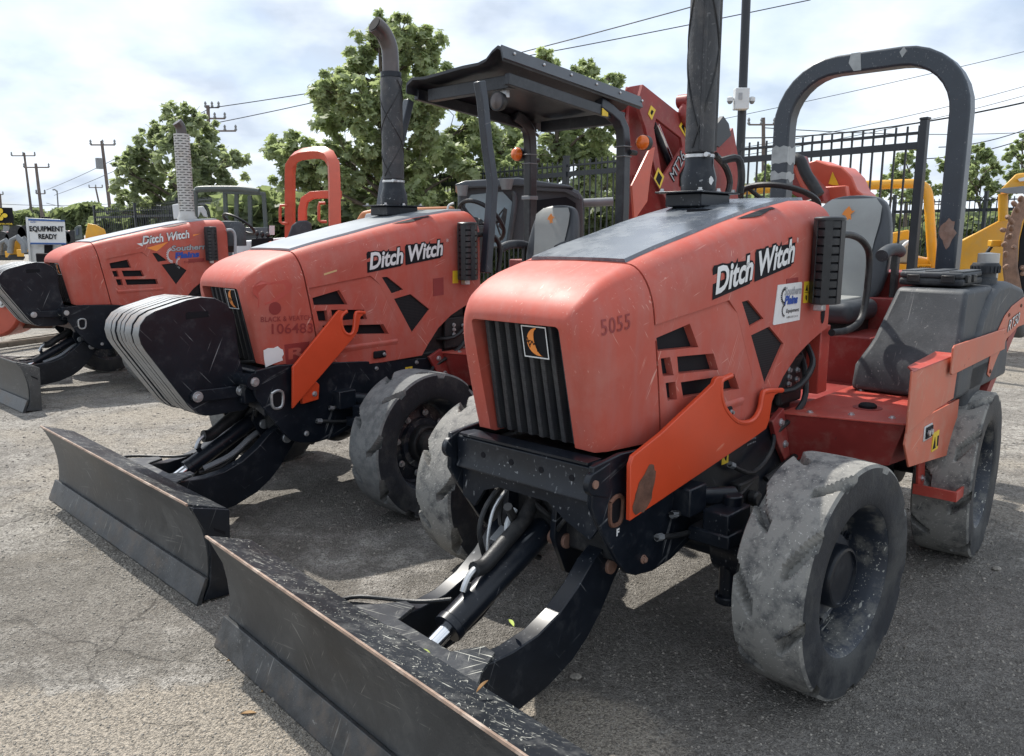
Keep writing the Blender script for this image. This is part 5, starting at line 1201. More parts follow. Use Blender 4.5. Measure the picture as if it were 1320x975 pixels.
rf = fence_run('lower black picket fence far right behind the roll bar', P(1150, 300, 24)*Vector((1, 1, 0)) if False else Vector((P(1150, 300, 22).x, 22, 0)), Vector((P(1330, 300, 19).x, 19, 0)), 2.35, .13, rails=(2.28, 2.05, .2), posts=(0, 2.4, 4.8))
fence_run('distant black picket fence behind the left tree', Vector((P(124, 300, 30).x, 30, 0)), Vector((P(232, 300, 26).x, 26, 0)), 2.35, .16, rails=(2.25, 2.05, .2), posts=(0, 3.2))

# =================================================================== TREES
def leafmat(name, a, b, tr=.55):
    m, N, L, B = newmat(name)
    oi = N.new('ShaderNodeTexCoord').outputs['Object']; n = noise_n(N, L, oi, 2.2, 3); n2_ = noise_n(N, L, oi, 14, 2)
    c = mixc(N, L, ramp(N, L, n, [(.35, 0.), (.65, 1.)]), a, b); c = mixc(N, L, ramp(N, L, n2_, [(.45, 0.), (.75, .45)]), c, tuple(min(1, x*1.5) for x in b))
    L.new(c, B.inputs['Base Color']); B.inputs['Roughness'].default_value = .5; B.inputs['Specular IOR Level'].default_value = .35
    t = N.new('ShaderNodeBsdfTranslucent'); L.new(mixc(N, L, .5, c, (.40, .48, .17)), t.inputs[0]); mx = N.new('ShaderNodeMixShader'); mx.inputs[0].default_value = tr
    L.new(B.outputs[0], mx.inputs[1]); L.new(t.outputs[0], mx.inputs[2]); L.new(mx.outputs[0], N['Material Output'].inputs[0]); return m
M['leafA'] = leafmat('plane_tree_leaves', (.26, .315, .18), (.42, .48, .26)); M['leafB'] = leafmat('mixed_green_leaves', (.25, .295, .19), (.39, .44, .26)); M['leafE'] = leafmat('hedge_leaves', (.10, .13, .08), (.19, .225, .125)); M['leafC'] = leafmat('far_leaves', (.22, .27, .15), (.34, .41, .21))
M['leafD'] = leafmat('dark_far_leaves', (.07, .09, .07), (.11, .13, .09))
def tree(label, base, clumps, leaf_s, n_leaf, mat, trunk_r=.12, lobed=True, seed=1, rag=1.0, group=None, name='leafy_tree', cat='tree'):
    rs = random.Random(seed); t = thing(name, label, cat, base, 0, group); base = Vector(base)
    fork = Vector((0, 0, max(1.0, min(c[0].z for c in clumps)-base.z-.3)))
    g = G(); g.tube([(0, 0, -.1), (.03, 0, fork.z*.5), tuple(fork)], [trunk_r, trunk_r*.7], 10, 3)
    cs = sorted(clumps, key=lambda c: c[0].z); ctr = sum((c[0] for c in clumps), Vector())/len(clumps)-base
    spine = [fork, fork.lerp(Vector((ctr.x, ctr.y, ctr.z)), .6), Vector((ctr.x*.9, ctr.y, max(c[0].z for c in clumps)-base.z-.3))]
    g.tube([tuple(q) for q in spine], [trunk_r*.7, .02], 8, 4)
    ends = []
    for c, r in clumps:
        q = c-base; hh = max(fork.z, q.z-r*.9-.25*math.hypot(q.x-ctr.x, q.y-ctr.y)); tt = (hh-fork.z)/max(.1, spine[2].z-fork.z); st_ = fork.lerp(spine[2], max(0, min(.85, tt)))
        mid_ = st_.lerp(q, .5)+Vector((rs.uniform(-.1, .1), rs.uniform(-.1, .1), .1))
        g.tube([tuple(st_), tuple(mid_), tuple(q)], [trunk_r*.30, .012], 6, 3)
        for _ in range(7):
            e_ = q+Vector((rs.gauss(0, 1), rs.gauss(0, 1), rs.gauss(0, .9)+.3)).normalized()*r*rs.uniform(.6, 1.05); g.tube([tuple(mid_.lerp(q, rs.uniform(.3, 1))), tuple(q.lerp(e_, .5)+Vector((0, 0, .04))), tuple(e_)], [.012, .004], 4, 2); ends.append((q, e_, r))
    g.build('trunk', 'bark', t)
    tot = sum(r**2 for _, r in clumps); vs = []; fs = []
    shape = [(0, -.10), (.16, -.36), (.44, -.42), (.38, -.10), (.60, .02), (.36, .18), (.36, .46), (.12, .34), (0, .62), (-.12, .34), (-.36, .46), (-.36, .18), (-.60, .02), (-.38, -.10), (-.44, -.42), (-.16, -.36)] if lobed else [(0, -.5), (.3, -.1), (.22, .3), (0, .6), (-.22, .3), (-.3, -.1)]
    for c, r in clumps:
        q = c-base; k = int(n_leaf*r*r/tot); subs = []
        for _ in range(max(5, int(16*rag))):
            dd = Vector((rs.gauss(0, 1), rs.gauss(0, 1), rs.gauss(0, 1))).normalized(); subs.append((q+dd*r*rs.uniform(.2, 1.15), r*rs.uniform(.10, .38)))
        for _ in range(k):
            s_, sr = rs.choice(subs); dd = Vector((rs.gauss(0, 1), rs.gauss(0, 1), rs.gauss(0, 1))).normalized(); p = s_+dd*sr*rs.random()**.6
            nrm = (dd*.5+Vector((rs.uniform(-.7, .7), rs.uniform(-.7, .7), rs.uniform(.1, 1.1)))).normalized()
            u = nrm.orthogonal().normalized(); u.rotate(Matrix.Rotation(rs.uniform(0, 6.28), 3, nrm)); w = nrm.cross(u); sz = leaf_s*rs.uniform(.55, 1.25); b = len(vs)
            fold = rs.uniform(.0, .35)
            for a_, b_ in shape: vs.append(p+sz*(a_*u+b_*w+(-abs(a_)*fold)*nrm))
            fs.append(tuple(range(b, b+len(shape))))
    g = G(); g.v = [tuple(v) for v in vs]; g.f = fs
    me = bpy.data.meshes.new('crown'); me.from_pydata(g.v, [], g.f); me.update(); place('crown', me, mat, t, smooth=0)
    return t
def clp(lst, Y, seed=0, dj=.9, sc=1.0):
    rs = random.Random(seed); out = []
    for px, py, r in lst:
        y = Y+rs.uniform(-dj, dj); out.append((P(px, py, y), r/FPX*y*sc))
    return out
Y1 = 15.5
tree('tall plane tree with big lobed leaves behind the middle trencher exhaust', (P(510, 300, Y1).x, Y1, 0),
     clp([(520, 40, 24), (478, 60, 30), (540, 75, 32), (460, 95, 34), (510, 110, 40), (425, 120, 28), (565, 120, 34), (440, 155, 38), (490, 165, 44), (550, 170, 42), (600, 165, 38), (370, 198, 26), (352, 190, 14), (400, 215, 32), (380, 230, 26), (445, 210, 42), (500, 225, 44), (560, 225, 44), (610, 215, 36), (420, 255, 30), (480, 262, 34), (540, 265, 34), (600, 258, 34), (495, 30, 14), (545, 45, 14), (470, 130, 30)], Y1, 3), .17, 15000, 'leafA', .13, seed=11, rag=1.4)
Y2 = 16.5
tree('plane tree behind the canopy roof with tall thin top shoots', (P(712, 300, Y2).x, Y2, 0),
     clp([(702, 72, 10), (712, 88, 12), (760, 90, 14), (792, 102, 12), (745, 95, 12), (700, 110, 22), (730, 120, 22), (770, 120, 20), (650, 150, 30), (690, 150, 34), (735, 155, 36), (775, 160, 30), (640, 195, 36), (690, 200, 38), (735, 205, 38), (775, 205, 34), (650, 240, 34), (700, 245, 36), (750, 250, 36), (790, 240, 28), (625, 235, 28)], Y2, 5), .17, 9500, 'leafA', .125, seed=12, rag=1.3)
Y3 = 31
tree('bushy green tree behind the silver exhaust stack', (P(228, 300, Y3).x, Y3, 0),
     clp([(222, 150, 16), (250, 150, 16), (200, 172, 20), (232, 172, 26), (268, 178, 22), (170, 200, 18), (160, 222, 16), (195, 205, 28), (235, 208, 32), (275, 208, 28), (300, 205, 16), (312, 208, 10), (180, 238, 26), (215, 245, 32), (255, 242, 32), (292, 238, 24), (160, 255, 14), (190, 268, 24), (230, 272, 26), (270, 268, 24), (300, 262, 14), (148, 275, 10)], Y3, 7, 1.5), .24, 15000, 'leafB', .165, lobed=False, seed=13, rag=1.3)
Y4 = 34
tree('slender young tree behind the right fence left of the roll bar leg', (P(1165, 300, Y4).x, Y4, 0), clp([(1170, 205, 14), (1160, 225, 16), (1185, 228, 14), (1140, 245, 14), (1175, 250, 16), (1200, 245, 10)], Y4, 8, 1), .22, 2200, 'leafC', .1, lobed=False, seed=14)
tree('airy young tree right of the roll bar leg', (P(1262, 300, Y4).x, Y4, 0), clp([(1262, 192, 10), (1270, 205, 14), (1252, 212, 14), (1280, 215, 12), (1240, 225, 12), (1265, 232, 16), (1225, 245, 12), (1285, 240, 12), (1250, 250, 12), (1228, 200, 8), (1215, 215, 9), (1272, 262, 12)], Y4, 9, 1), .22, 3200, 'leafC', .1, lobed=False, seed=15)
tree('airy young tree at the right edge of the photo above the yellow trencher', (P(1318, 300, Y4).x, Y4, 0), clp([(1318, 185, 14), (1305, 200, 12), (1330, 205, 16), (1308, 222, 12), (1325, 235, 14), (1300, 245, 10)], Y4, 10, 1), .22, 2200, 'leafC', .1, lobed=False, seed=16)
tree('small tree seen through the fence behind the utility pole', (P(985, 300, 38).x, 38, 0), clp([(985, 228, 14), (1005, 240, 16), (965, 245, 14), (1050, 232, 16), (1075, 228, 14), (1100, 238, 14), (1030, 250, 16), (990, 262, 16), (1070, 258, 16), (1115, 262, 14), (960, 272, 12)], 38, 12, 1.5), .25, 5500, 'leafC', .12, lobed=False, seed=17)
# hedge and tree line through the left fence
def treeline(label, pts, Y, mat, n, s, seed, h=None):
    rs = random.Random(seed); g = G(); vs = []; fs = []
    for _ in range(n):
        px, py, r = rs.choice(pts); a = rs.uniform(0, 6.28); q = r*rs.random()**.5; yy = Y+rs.uniform(-2, 2)
        p = P(px+q*math.cos(a)*1.5, py+q*math.sin(a), yy); nrm = Vector((rs.gauss(0, 1), rs.gauss(0, 1), rs.gauss(0, 1)+.8)).normalized(); u = nrm.orthogonal().normalized(); w = nrm.cross(u); z = s*rs.uniform(.5, 1.4); b = len(vs)
        vs += [p+z*u, p+z*.8*w, p-z*u, p-z*.7*w]; fs.append((b, b+1, b+2, b+3))
    me = bpy.data.meshes.new('c'); me.from_pydata([tuple(v) for v in vs], [], fs); me.update(); o = place('tree_line', me, mat, smooth=0); tag(o, label, 'tree line', kind='stuff')
treeline('far off line of green trees beyond the yard at the left', [(x, 294-rs.uniform(0, 14), 10) for x in range(78, 150, 8)]+[(12, 285, 8), (30, 283, 8), (100, 275, 8), (115, 272, 8)], 75, 'leafE', 7000, .5, 3)
treeline('darker distant trees on the left horizon', [(x, 288, 7) for x in range(-30, 80, 10)]+[(45, 278, 6)], 130, 'leafD', 3500, .9, 4)
treeline('dense green undergrowth behind the left fence', [(x, 345-rs.uniform(0, 85), 18) for x in range(300, 1000, 5)], 20, 'leafE', 36000, .17, 6)
treeline('green growth low behind the left iron fence', [(x, 322-rs.uniform(0, 45), 10) for x in range(128, 340, 5)], 34, 'leafE', 16000, .26, 9)
treeline('green weeds behind the far right fence', [(x, 325-rs.uniform(0, 40), 9) for x in range(960, 1360, 7)], 27, 'leafE', 16000, .2, 10)
treeline('low green bushes beyond the right fence', [(x, 292-rs.uniform(0, 12), 10) for x in range(1000, 1400, 12)], 45, 'leafE', 7000, .3, 7)
# trunks seen through the fence: two young stems on the right
# =================================================================== POLES AND WIRES
def upole(label, px0, py0, px1, py1, Y, r, arms, cat='utility pole', mat='pole', extra=None, name='utility_pole'):
    r *= .7; arms = [(a, b, c, d*.7) for a, b, c, d in arms]
    top = P(px0, py0, Y); bot = P(px1, py1, Y); d = (top-bot).normalized(); bz = bot-d*(bot.z/d.z)
    t = thing(name, label, cat, bz); L_ = top-bz
    g = G(); g.cyl((0, 0, -.3), L_, r*1.15, r*.8, 10); g.build('pole_shaft', mat, t)
    for dx0, dx1, py, th in arms:
        a = P(px0+dx0, py, Y)-bz; b = P(px0+dx1, py, Y)-bz; g = G(); g.cyl(a, b, th, n=6); ca = g.build('crossarm', mat, t)
        for q in (0, .5, 1) if abs(dx1-dx0) > 14 else (0, 1):
            p = a.lerp(b, q); g = G(); g.lathe([(.05, 0), (.09, .08), (.05, .16), (.08, .24), (.03, .34)], p, 'z', 8); g.build('insulator', 'polemetal', ca)
    return t
up1 = upole('tall thin pole with curved double arm farthest left but one', 31, 197, 42, 285, 75, .16, [(-16, 14, 201, .07)])
upole('shorter brown pole right of the thin double arm pole', 46, 211, 55, 285, 70, .2, [(-15, 17, 216, .08), (1, 12, 250, .06)])
t = upole('leaning utility pole with a transformer can near the left tree', 131, 182, 142, 270, 55, .17, [(-14, 17, 187, .07)])
g = G(); c = P(128, 211, 54.6)-t.location; g.cyl(c-Vector((0, 0, .34)), c+Vector((0, 0, .34)), .22, n=14); g.build('transformer', 'polemetal', t)
upole('small distant utility pole between the sign and the left tree', 123, 241, 130, 272, 95, .16, [(-8, 9, 242, .07)])
t = upole('grey street light pole behind the ready sign', 73.5, 246, 76, 283, 80, .11, [], 'street light', 'polemetal', name='street_light')
g = G(); c = P(73.5, 247, 80)-t.location; e_ = P(68, 245, 80)-t.location; g.tube([tuple(c), tuple(c.lerp(e_, .5)+Vector((0, 0, .1))), tuple(e_)], .07, 6, 2); g.build('lamp_arm', 'polemetal', t)
upole('dark pole at the far left edge above the billboard', 0, 250, 2.5, 285, 90, .18, [(-6, 4, 251, .07)])
upole('utility pole rising behind the bushy tree', 268, 136, 273, 300, 48, .17, [(-3, 14, 139, .05), (-4, 22, 153, .07), (8, 36, 169, .07)])
upole('wooden utility pole behind the fence between the nearest exhaust and roll bar', 984, 152, 985, 300, 42, .16, [(-19, 14, 161, .06)])
upole('small utility pole behind the fence near the roll bar top', 1203, 262, 1203, 300, 60, .1, [(-8, 10, 264, .05)])
# camera mast
t = thing('camera_mast', 'black steel mast carrying a white camera box behind the nearest exhaust', 'mast', (P(952, 300, 12).x, 12, 0)); 
bx = P(952, 130, 12)-t.location
g = G(); g.cyl((0, 0, 0), (bx.x+.0, 0, 8.5), .062, n=14); g.build('mast_pole', 'fence', t)
g = G(); g.box((bx.x, -.13, bx.z), (.20, .14, .29)); b = g.build('camera_box', 'offwhite', t, bevel=.012)
for s_ in (-1, 1):
    g = G(); g.cyl((bx.x+s_*.09, -.13, bx.z-.0), (bx.x+s_*.15, -.13, bx.z+.02), .012, n=8); g.lathe([(.02, .035), (.045, .02), (.045, -.03), (.001, -.03)], (bx.x+s_*.155, -.13, bx.z), 'z', 12); cc = g.build('dome_camera', 'offwhite', b)
    g = G(); g.sphere((bx.x+s_*.155, -.13, bx.z-.03), (.038, .038, .038), 12, 8); g.build('camera_dome', 'polemetal', cc)
g = G(); g.box((bx.x-.03, -.205, bx.z+.03), (.05, .006, .09)); g.build('box_label', 'greyprint', b, smooth=0)
def wire(x0, y0, x1, y1, Y0, Y1, sag=.3, r=.02, label='thin dark overhead wire crossing the sky'):
    a = P(x0, y0, Y0); b = P(x1, y1, Y1); g = G(); g.tube([tuple(a.lerp(b, t)-a-Vector((0, 0, sag*4*t*(1-t)))) for t in [i/12 for i in range(13)]], r, 5, 1)
    o = g.build('overhead_wire', 'fence', smooth=60); o.location = a; tag(o, label, 'wire', 'overhead wires')
WL = [((268, 140), (1045, 0), 48, 40, 'wire from the pole behind the bushy tree up to the top middle of the sky'), ((272, 160), (960, -10), 48, 34, 'wire passing just above the canopy roof from the pole behind the bushy tree'),
      ((60, 245), (270, 140), 90, 48, 'wire climbing from the far left poles to the bushy tree pole'), ((70, 252), (274, 158), 90, 48, 'lower wire climbing from the far left poles to the bushy tree pole'),
      ((60, 262), (125, 268), 75, 90, 'short sagging wire behind the ready sign'), ((-20, 262), (160, 262), 85, 90, 'level wire low over the left horizon'),
      ((660, 205), (1340, 62), 50, 44, 'faint wire from the fence up to the right edge of the sky'), ((960, 190), (1340, 106), 42, 46, 'faint wire crossing inside the roll bar'), ((960, 200), (1340, 118), 42, 46, 'lower faint wire crossing inside the roll bar'),
      ((960, 178), (1340, 128), 30, 22, 'thick dark cable from the fence to the right edge'), ((985, 165), (1340, 170), 42, 60, 'dark wire above the right trees'), ((1190, 205), (1340, 172), 40, 40, 'lower dark wire above the right trees'), ((1210, 190), (1340, 160), 42, 42, 'upper dark wire near the right edge'), ((-20, 278), (140, 278), 85, 90, 'lowest level wire over the left horizon')]
for a, b, y0, y1, l in WL: wire(a[0], a[1], b[0], b[1], y0, y1, .25, .016 if 'faint' in l else .024, l)

# =================================================================== TRENCH ATTACHMENT behind machine 2
mt = thing('trench_attachment', 'tall dark red folded trenching arm lettered MT26 behind the canopy', 'trencher arm', O2, ROT)
def mpoly(px, y): return [(lambda p: (p.x, p.z))(U(O2, a, b, 1, y)) for a, b in px]
ym = .10
outer = [(829, 109), (873, 144), (884, 148), (907, 180), (925, 190), (945, 165), (955, 220), (962, 290), (880, 300), (858, 262), (846, 225), (832, 165), (822, 135)]
hole = [(846, 153), (878, 178), (880, 190), (857, 225), (853, 224), (843, 165)]
op = mpoly(outer, ym); hp_ = mpoly(hole, ym)
g = G(); g.prism(op, ym-.03, ym); bd = g.mesh('arm'); g = G(); g.prism(hp_, ym-.1, ym+.1); bd = boolean_cut(bd, g.mesh('c')); ar = place('arm_plate', bd, 'darkred', mt, bevel=.004)
op2 = [(a+.0, b) for a, b in op]; g = G(); g.prism(op2, ym-.30, ym-.27); g.build('arm_plate', 'darkred', mt); g = G(); g.prism(op2, ym-.17, ym-.155); g.build('gap_filler_plate', 'darkred', mt)  # last plate is an added filler so the hole reads dark, without sky
p0 = U(O2, 842, 160, 1, ym-.12); p1 = U(O2, 864, 214, 1, ym-.12); g = G(); g.cyl(p0, p1, .028, n=14); g.build('hydraulic_ram', 'black', mt); g = G(); g.cyl(p0+Vector((-.06, 0, 0)), p1+Vector((-.06, 0, 0)), .02, n=14); g.build('hydraulic_ram', 'chrome', mt)
wp = mpoly([(812, 112), (829, 109), (824, 140), (836, 200), (858, 262), (858, 290), (808, 290), (808, 200)], -.02); g = G(); g.prism(wp, -.05, -.02); g.build('boom_cheek', 'darkred', mt, bevel=.004)
sh = [U(O2, a, b, 1, yy) for a, b, yy in ((815, 226, -.0), (838, 225, .25), (860, 262, .25), (858, 290, .25), (810, 290, -.0))]
g = G(); g.add([tuple(v) for v in sh]+[tuple(v+Vector((-.02, 0, 0))) for v in sh], [(0, 1, 2, 3, 4), (9, 8, 7, 6, 5), (0, 5, 6, 1), (1, 6, 7, 2), (2, 7, 8, 3), (3, 8, 9, 4), (4, 9, 5, 0)]); g.build('guard_plate', 'darkred', mt)
g = G(); g.prism(mpoly([(834, 195), (842, 190), (836, 225), (832, 260), (815, 285), (812, 240)], .24), .24, .26); g.build('side_cheek', 'coral', mt, bevel=.004)
p = U(O2, 882, 131, 1, ym); g = G(); g.cyl(p+Vector((0, -.05, 0)), p+Vector((0, .05, 0)), .06, n=20); g.cyl(p+Vector((0, .05, 0)), p+Vector((0, .06, 0)), .04, n=16); g.build('pivot_boss', 'darkred', mt)
g = G(); g.tube([tuple(U(O2, a, b, 1, ym+.02)) for a, b in ((884, 135), (880, 148), (890, 165), (905, 185))], .04, 10, 3); g.build('hose_bundle', 'darkred', mt)
for pts in ([(835, 147), (839, 136), (845, 142), (840, 155)], [(842, 232), (848, 216), (856, 228), (850, 245)], [(875, 163), (880, 154), (884, 162), (884, 178)]):
    q = mpoly(pts, ym+.001); g = G(); g.prism(q, ym+.001, ym+.004); s_ = g.build('warning_sticker', 'yellow', mt, smooth=0)
    q = inset_poly(q, .035); g = G(); g.prism(q, ym+.0045, ym+.005); g.build('warning_mark', 'print_hole_black', s_, smooth=0)
A0 = U(O2, 868, 234, 1, ym); A1 = U(O2, 883, 203, 1, ym)
def mtf(u, v):
    b = A0.lerp(A1, u); pr_ = (A1-A0).normalized(); nn = Vector((pr_.z, 0, -pr_.x)); nn = nn if nn.z > 0 else -nn
    return tuple(b+nn*v*.10+Vector((0, .005, 0)))
lettering('model_letters', 'MT26', mtf, 'print_hole_black', mt, offset=.05); lettering('model_letters', 'MT26', lambda u, v: tuple(Vector(mtf(u, v))+Vector((0, .003, 0))), 'greyprint', mt, offset=.0)
bp_ = mpoly([(876, 225), (884, 212), (892, 222), (885, 245), (876, 240)], ym+.002); g = G(); g.prism(bp_, ym+.002, ym+.01); g.build('black_cover', 'print_hole_black', mt)
G().tube([tuple(U(O2, a, b, 1, .2)) for a, b in ((922, 200), (935, 215), (941, 235), (936, 255), (930, 262))], .03, 8, 3).build('hydraulic_hose', 'rubber', mt)
g = G(); g.prism(mpoly([(907, 180), (930, 150), (937, 160), (940, 175), (925, 190)], .14), .12, .16); g.build('dark_bracket', 'fence', mt)

# second folded attachment seen above the seat of machine 1
rt_ = thing('trench_wheel_attachment', 'faded red round trench wheel housing above the nearest grey seat', 'trencher head', O1, ROT)
def m1poly(px, y): return [(lambda p: (p.x, p.z))(U(O1, a, b, 1, y)) for a, b in px]
y_ = -.35
q = [U(O1, a, b, 0, -3.0) for a, b in ((1040, 210), (1052, 206), (1068, 212), (1085, 215), (1098, 228), (1105, 245), (1112, 250), (1114, 262), (1050, 262), (1042, 235))]
g = G(); n = len(q); g.add([tuple(v) for v in q]+[tuple(v+Vector((-.25, 0, 0))) for v in q], [tuple(range(n)), tuple(range(2*n-1, n-1, -1))]+[(i, i+n, (i+1) % n+n, (i+1) % n) for i in range(n)]); g.build('wheel_housing', 'coral', rt_, bevel=.01)
def xp(px, x, d, mat, name, bv=.008):
    q = [U(O1, a, b, 0, x) for a, b in px]; g = G(); n = len(q); g.add([tuple(v) for v in q]+[tuple(v+Vector((-d, 0, 0))) for v in q], [tuple(range(n)), tuple(range(2*n-1, n-1, -1))]+[(i, i+n, (i+1) % n+n, (i+1) % n) for i in range(n)]); return g.build(name, mat, rt_, bevel=bv)
xp([(1062, 241), (1090, 239), (1094, 262), (1060, 262)], -2.9, .06, 'coral', 'front_plate'); s_ = xp([(1073, 222), (1081, 239), (1074, 239), (1068, 237)], -2.985, .005, 'yellow', 'warning_sticker', 0)
xp([(1016, 202), (1022, 199), (1032, 201), (1038, 222), (1060, 245), (1062, 260), (1040, 262), (1020, 250), (1016, 230)], -2.75, .12, 'darkred', 'hinge_arm')
g = G(); g.tube([tuple(U(O1, a, b, 0, -2.68)) for a, b in ((1022, 206), (1031, 206), (1038, 222), (1048, 238), (1056, 252))], .035, 10, 3); g.build('hydraulic_ram', 'rubber', rt_)
g = G(); g.tube([tuple(U(O1, a, b, 0, -2.70)) for a, b in ((1018, 218), (1026, 216), (1036, 238), (1050, 256))], .022, 8, 3); g.build('edge_rib', 'coral', rt_)

# =================================================================== MACHINES IN THE BACKGROUND (own axes: x toward the camera-left, built at real depth)
def scr(name, lst, Y, th, mat, par, bv=.01, smooth=38):
    """outline measured at depth Y, given real thickness th away from the viewer"""
    q = [P(a, b, Y)-par.location for a, b in lst]; n = len(q); g = G()
    g.add([tuple(v) for v in q]+[tuple(v+Vector((v.x+par.location.x, v.y+par.location.y, 0)).normalized()*th) for v in q], [tuple(range(n)), tuple(range(2*n-1, n-1, -1))]+[(i, i+n, (i+1) % n+n, (i+1) % n) for i in range(n)])
    return g.build(name, mat, par, bevel=bv, smooth=smooth)
def tubes(name, lst, Y, r, mat, par, dY=0, sub=4, sq=None, n=10):
    pts = [P(a, b, Y+(dY*i/(max(1, len(lst)-1))))-par.location for i, (a, b) in enumerate(lst)]; g = G(); g.tube([tuple(p) for p in pts], r, n, sub, sq=sq); return g.build(name, mat, par, bevel=.006 if sq else 0)
def site(px, Y): return Vector((P(px, 300, Y).x, Y, 0))
# closed cab machine behind machine 2
cb = thing('cab_machine', 'grey tractor with glazed cab and mesh rear window behind the middle trencher seat', 'tractor', site(665, 8.4))
scr('cab_shell', [(590, 236), (600, 234), (668, 231), (700, 236), (732, 240), (746, 246), (752, 256), (752, 320), (590, 320)], 8.4, 1.3, 'cabgrey', cb, .03)
scr('windscreen', [(600, 262), (607, 251), (648, 247), (662, 262), (652, 318), (600, 318)], 8.38, .02, 'cabglass', cb, .004)
rw = scr('rear_window', [(684, 259), (730, 254), (742, 262), (744, 300), (684, 300)], 8.37, .02, 'print_hole_black', cb, .004)
for i in range(10):
    x = 687+i*5.6; tubes('mesh_wire', [(x, 257), (x, 300)], 8.355, .004, 'polemetal', rw, sub=1, n=4)
for i in range(7):
    y = 262+i*5.8; tubes('mesh_wire', [(684, y), (743, y-1.5)], 8.35, .004, 'polemetal', rw, sub=1, n=4)
scr('cab_roof', [(586, 238), (600, 233), (668, 229), (700, 234), (735, 239), (740, 243), (668, 240), (592, 243)], 8.3, 1.4, 'canopyedge', cb, .02)
scr('rain_gutter', [(690, 240), (732, 243), (746, 250), (748, 258), (740, 254), (728, 248), (690, 246)], 8.32, .04, 'cabgrey', cb, .008)
g = G(); c = P(596, 246, 8.2)-cb.location; g.cyl(c+Vector((0, 0, .05)), c-Vector((0, 0, .05)), .06, .045, 16); l = g.build('work_lamp', 'polemetal', cb); g = G(); c2 = P(653, 238, 8.2)-cb.location; g.cyl(c2+Vector((0, 0, .05)), c2-Vector((0, 0, .05)), .075, .05, 16); g.build('work_lamp', 'polemetal', cb)
tubes('wiper_arm', [(648, 310), (640, 285), (651, 268)], 8.3, .008, 'rubber', cb); tubes('door_pillar', [(655, 320), (664, 260), (660, 248)], 8.34, .03, 'cabgrey', cb)
scr('mirror', [(642, 292), (650, 268), (654, 270), (650, 300)], 8.2, .03, 'rubber', cb, .005)
tubes('mirror_tube', [(585, 262), (578, 266), (577, 278)], 8.3, .012, 'offwhite', cb)
tubes('exhaust_pipe', [(752, 262), (790, 260)], 8.6, .045, 'polemetal', cb, sub=1)
# orange-tan machine hood between
tn = thing('orange_machine', 'low faded orange machine hood behind the middle trencher exhaust', 'machine', site(520, 9.6))
scr('hood', [(450, 300), (466, 273), (484, 269), (585, 266), (600, 300)], 9.6, .9, 'tan', tn, .03); scr('side_opening', [(466, 290), (472, 276), (484, 274), (484, 290)], 9.57, .03, 'offwhite', tn, .005)
# small coral machine with roll bar
cr = thing('coral_roll_bar_machine', 'coral red machine showing its roll bar, side handles and grey seat behind the middle trencher', 'machine', site(402, 10.5))
Yc = 10.5; up_ = Vector((0, 1, 0))
tubes('roll_bar', [(374, 330), (374, 225), (375, 212), (381, 203), (390, 199), (405, 197), (416, 197), (424, 201), (430, 212), (431, 235), (432, 330)], Yc, 0, 'coral', cr, -.7, 1, (.105, .13, up_))
tubes('inner_bar', [(390, 330), (390, 270), (393, 258), (402, 252), (418, 251), (440, 251)], Yc+.5, 0, 'coral', cr, 0, 1, (.10, .10, up_))
tubes('side_handle', [(371, 265), (362, 265), (361, 270), (361, 286), (364, 288), (371, 288)], Yc-.1, .018, 'coral', cr, 0, 1); tubes('side_handle', [(419, 262), (412, 262), (411, 267), (411, 284), (414, 286), (421, 286)], Yc-.5, .018, 'coral', cr, 0, 1)
scr('frame_gusset', [(432, 250), (437, 262), (438, 330), (430, 330)], Yc-.65, .08, 'coral', cr)
se = scr('seat_back', [(371, 305), (376, 291), (383, 285), (396, 284), (402, 289), (402, 320), (368, 320)], Yc-.4, .16, 'plastic', cr, .02)
for i in range(5): scr('seat_rib', [(379-i*.6, 289+i*4), (394, 288+i*4), (394, 290.2+i*4), (378-i*.6, 291.2+i*4)], Yc-.43, .02, 'seat', se, .003)
scr('machine_body', [(345, 312), (445, 308), (445, 345), (345, 345)], Yc-.2, 1.1, 'coral', cr, .03)
# grey green roll cage machine behind machine 3
gm = thing('roll_cage_machine', 'grey green machine with square roll cage and control levers behind the farthest trencher', 'machine', site(298, 12))
Yg = 12
tubes('cage_rail', [(251, 300), (251, 250), (253, 246), (258, 244), (285, 243.5), (310, 244), (334, 247)], Yg, .045, 'greygreen', gm, 0, 3)
for a, b in (((290, 246), (292, 300)), ((340, 250), (343, 300)), ((305, 250), (305, 296)), ((322, 252), (323, 300))): tubes('cage_post', [a, b], Yg+.3, 0, 'greygreen', gm, 0, 1, (.055, .055, up_))
tubes('cage_rail', [(290, 248), (342, 250)], Yg+.3, 0, 'greygreen', gm, 0, 1, (.05, .06, up_)); tubes('cage_rail', [(308, 298), (346, 298)], Yg-.2, 0, 'canopyedge', gm, 0, 1, (.10, .10, up_))
scr('machine_body', [(255, 300), (345, 300), (350, 318), (345, 345), (255, 345)], Yg-.2, 1.6, 'cabgrey', gm, .03)
scr('pale_side_panel', [(300, 312), (372, 306), (372, 335), (300, 335)], Yg-.9, .4, 'offwhite', gm, .02)
scr('lever_box', [(324, 308), (352, 306), (354, 320), (324, 322)], Yg-1.2, .2, 'print_hole_black', gm, .01)
for a, b in ((331, 300), (338, 301), (345, 302)):
    tubes('control_lever', [(a, 312), (a, b+3)], Yg-1.15, .012, 'rubber', gm, 0, 1); g = G(); g.sphere(P(a, b+1, Yg-1.15)-gm.location, (.03, .03, .04), 10, 6); g.build('lever_knob', 'rubber', gm)
s_ = scr('warning_plate', [(347, 291), (354, 291), (354, 303), (347, 303)], Yg-.9, .01, 'offwhite', gm, 0); scr('warning_mark', [(349, 295), (352, 295), (352, 300), (349, 300)], Yg-.93, .005, 'print_hole_black', s_, 0)
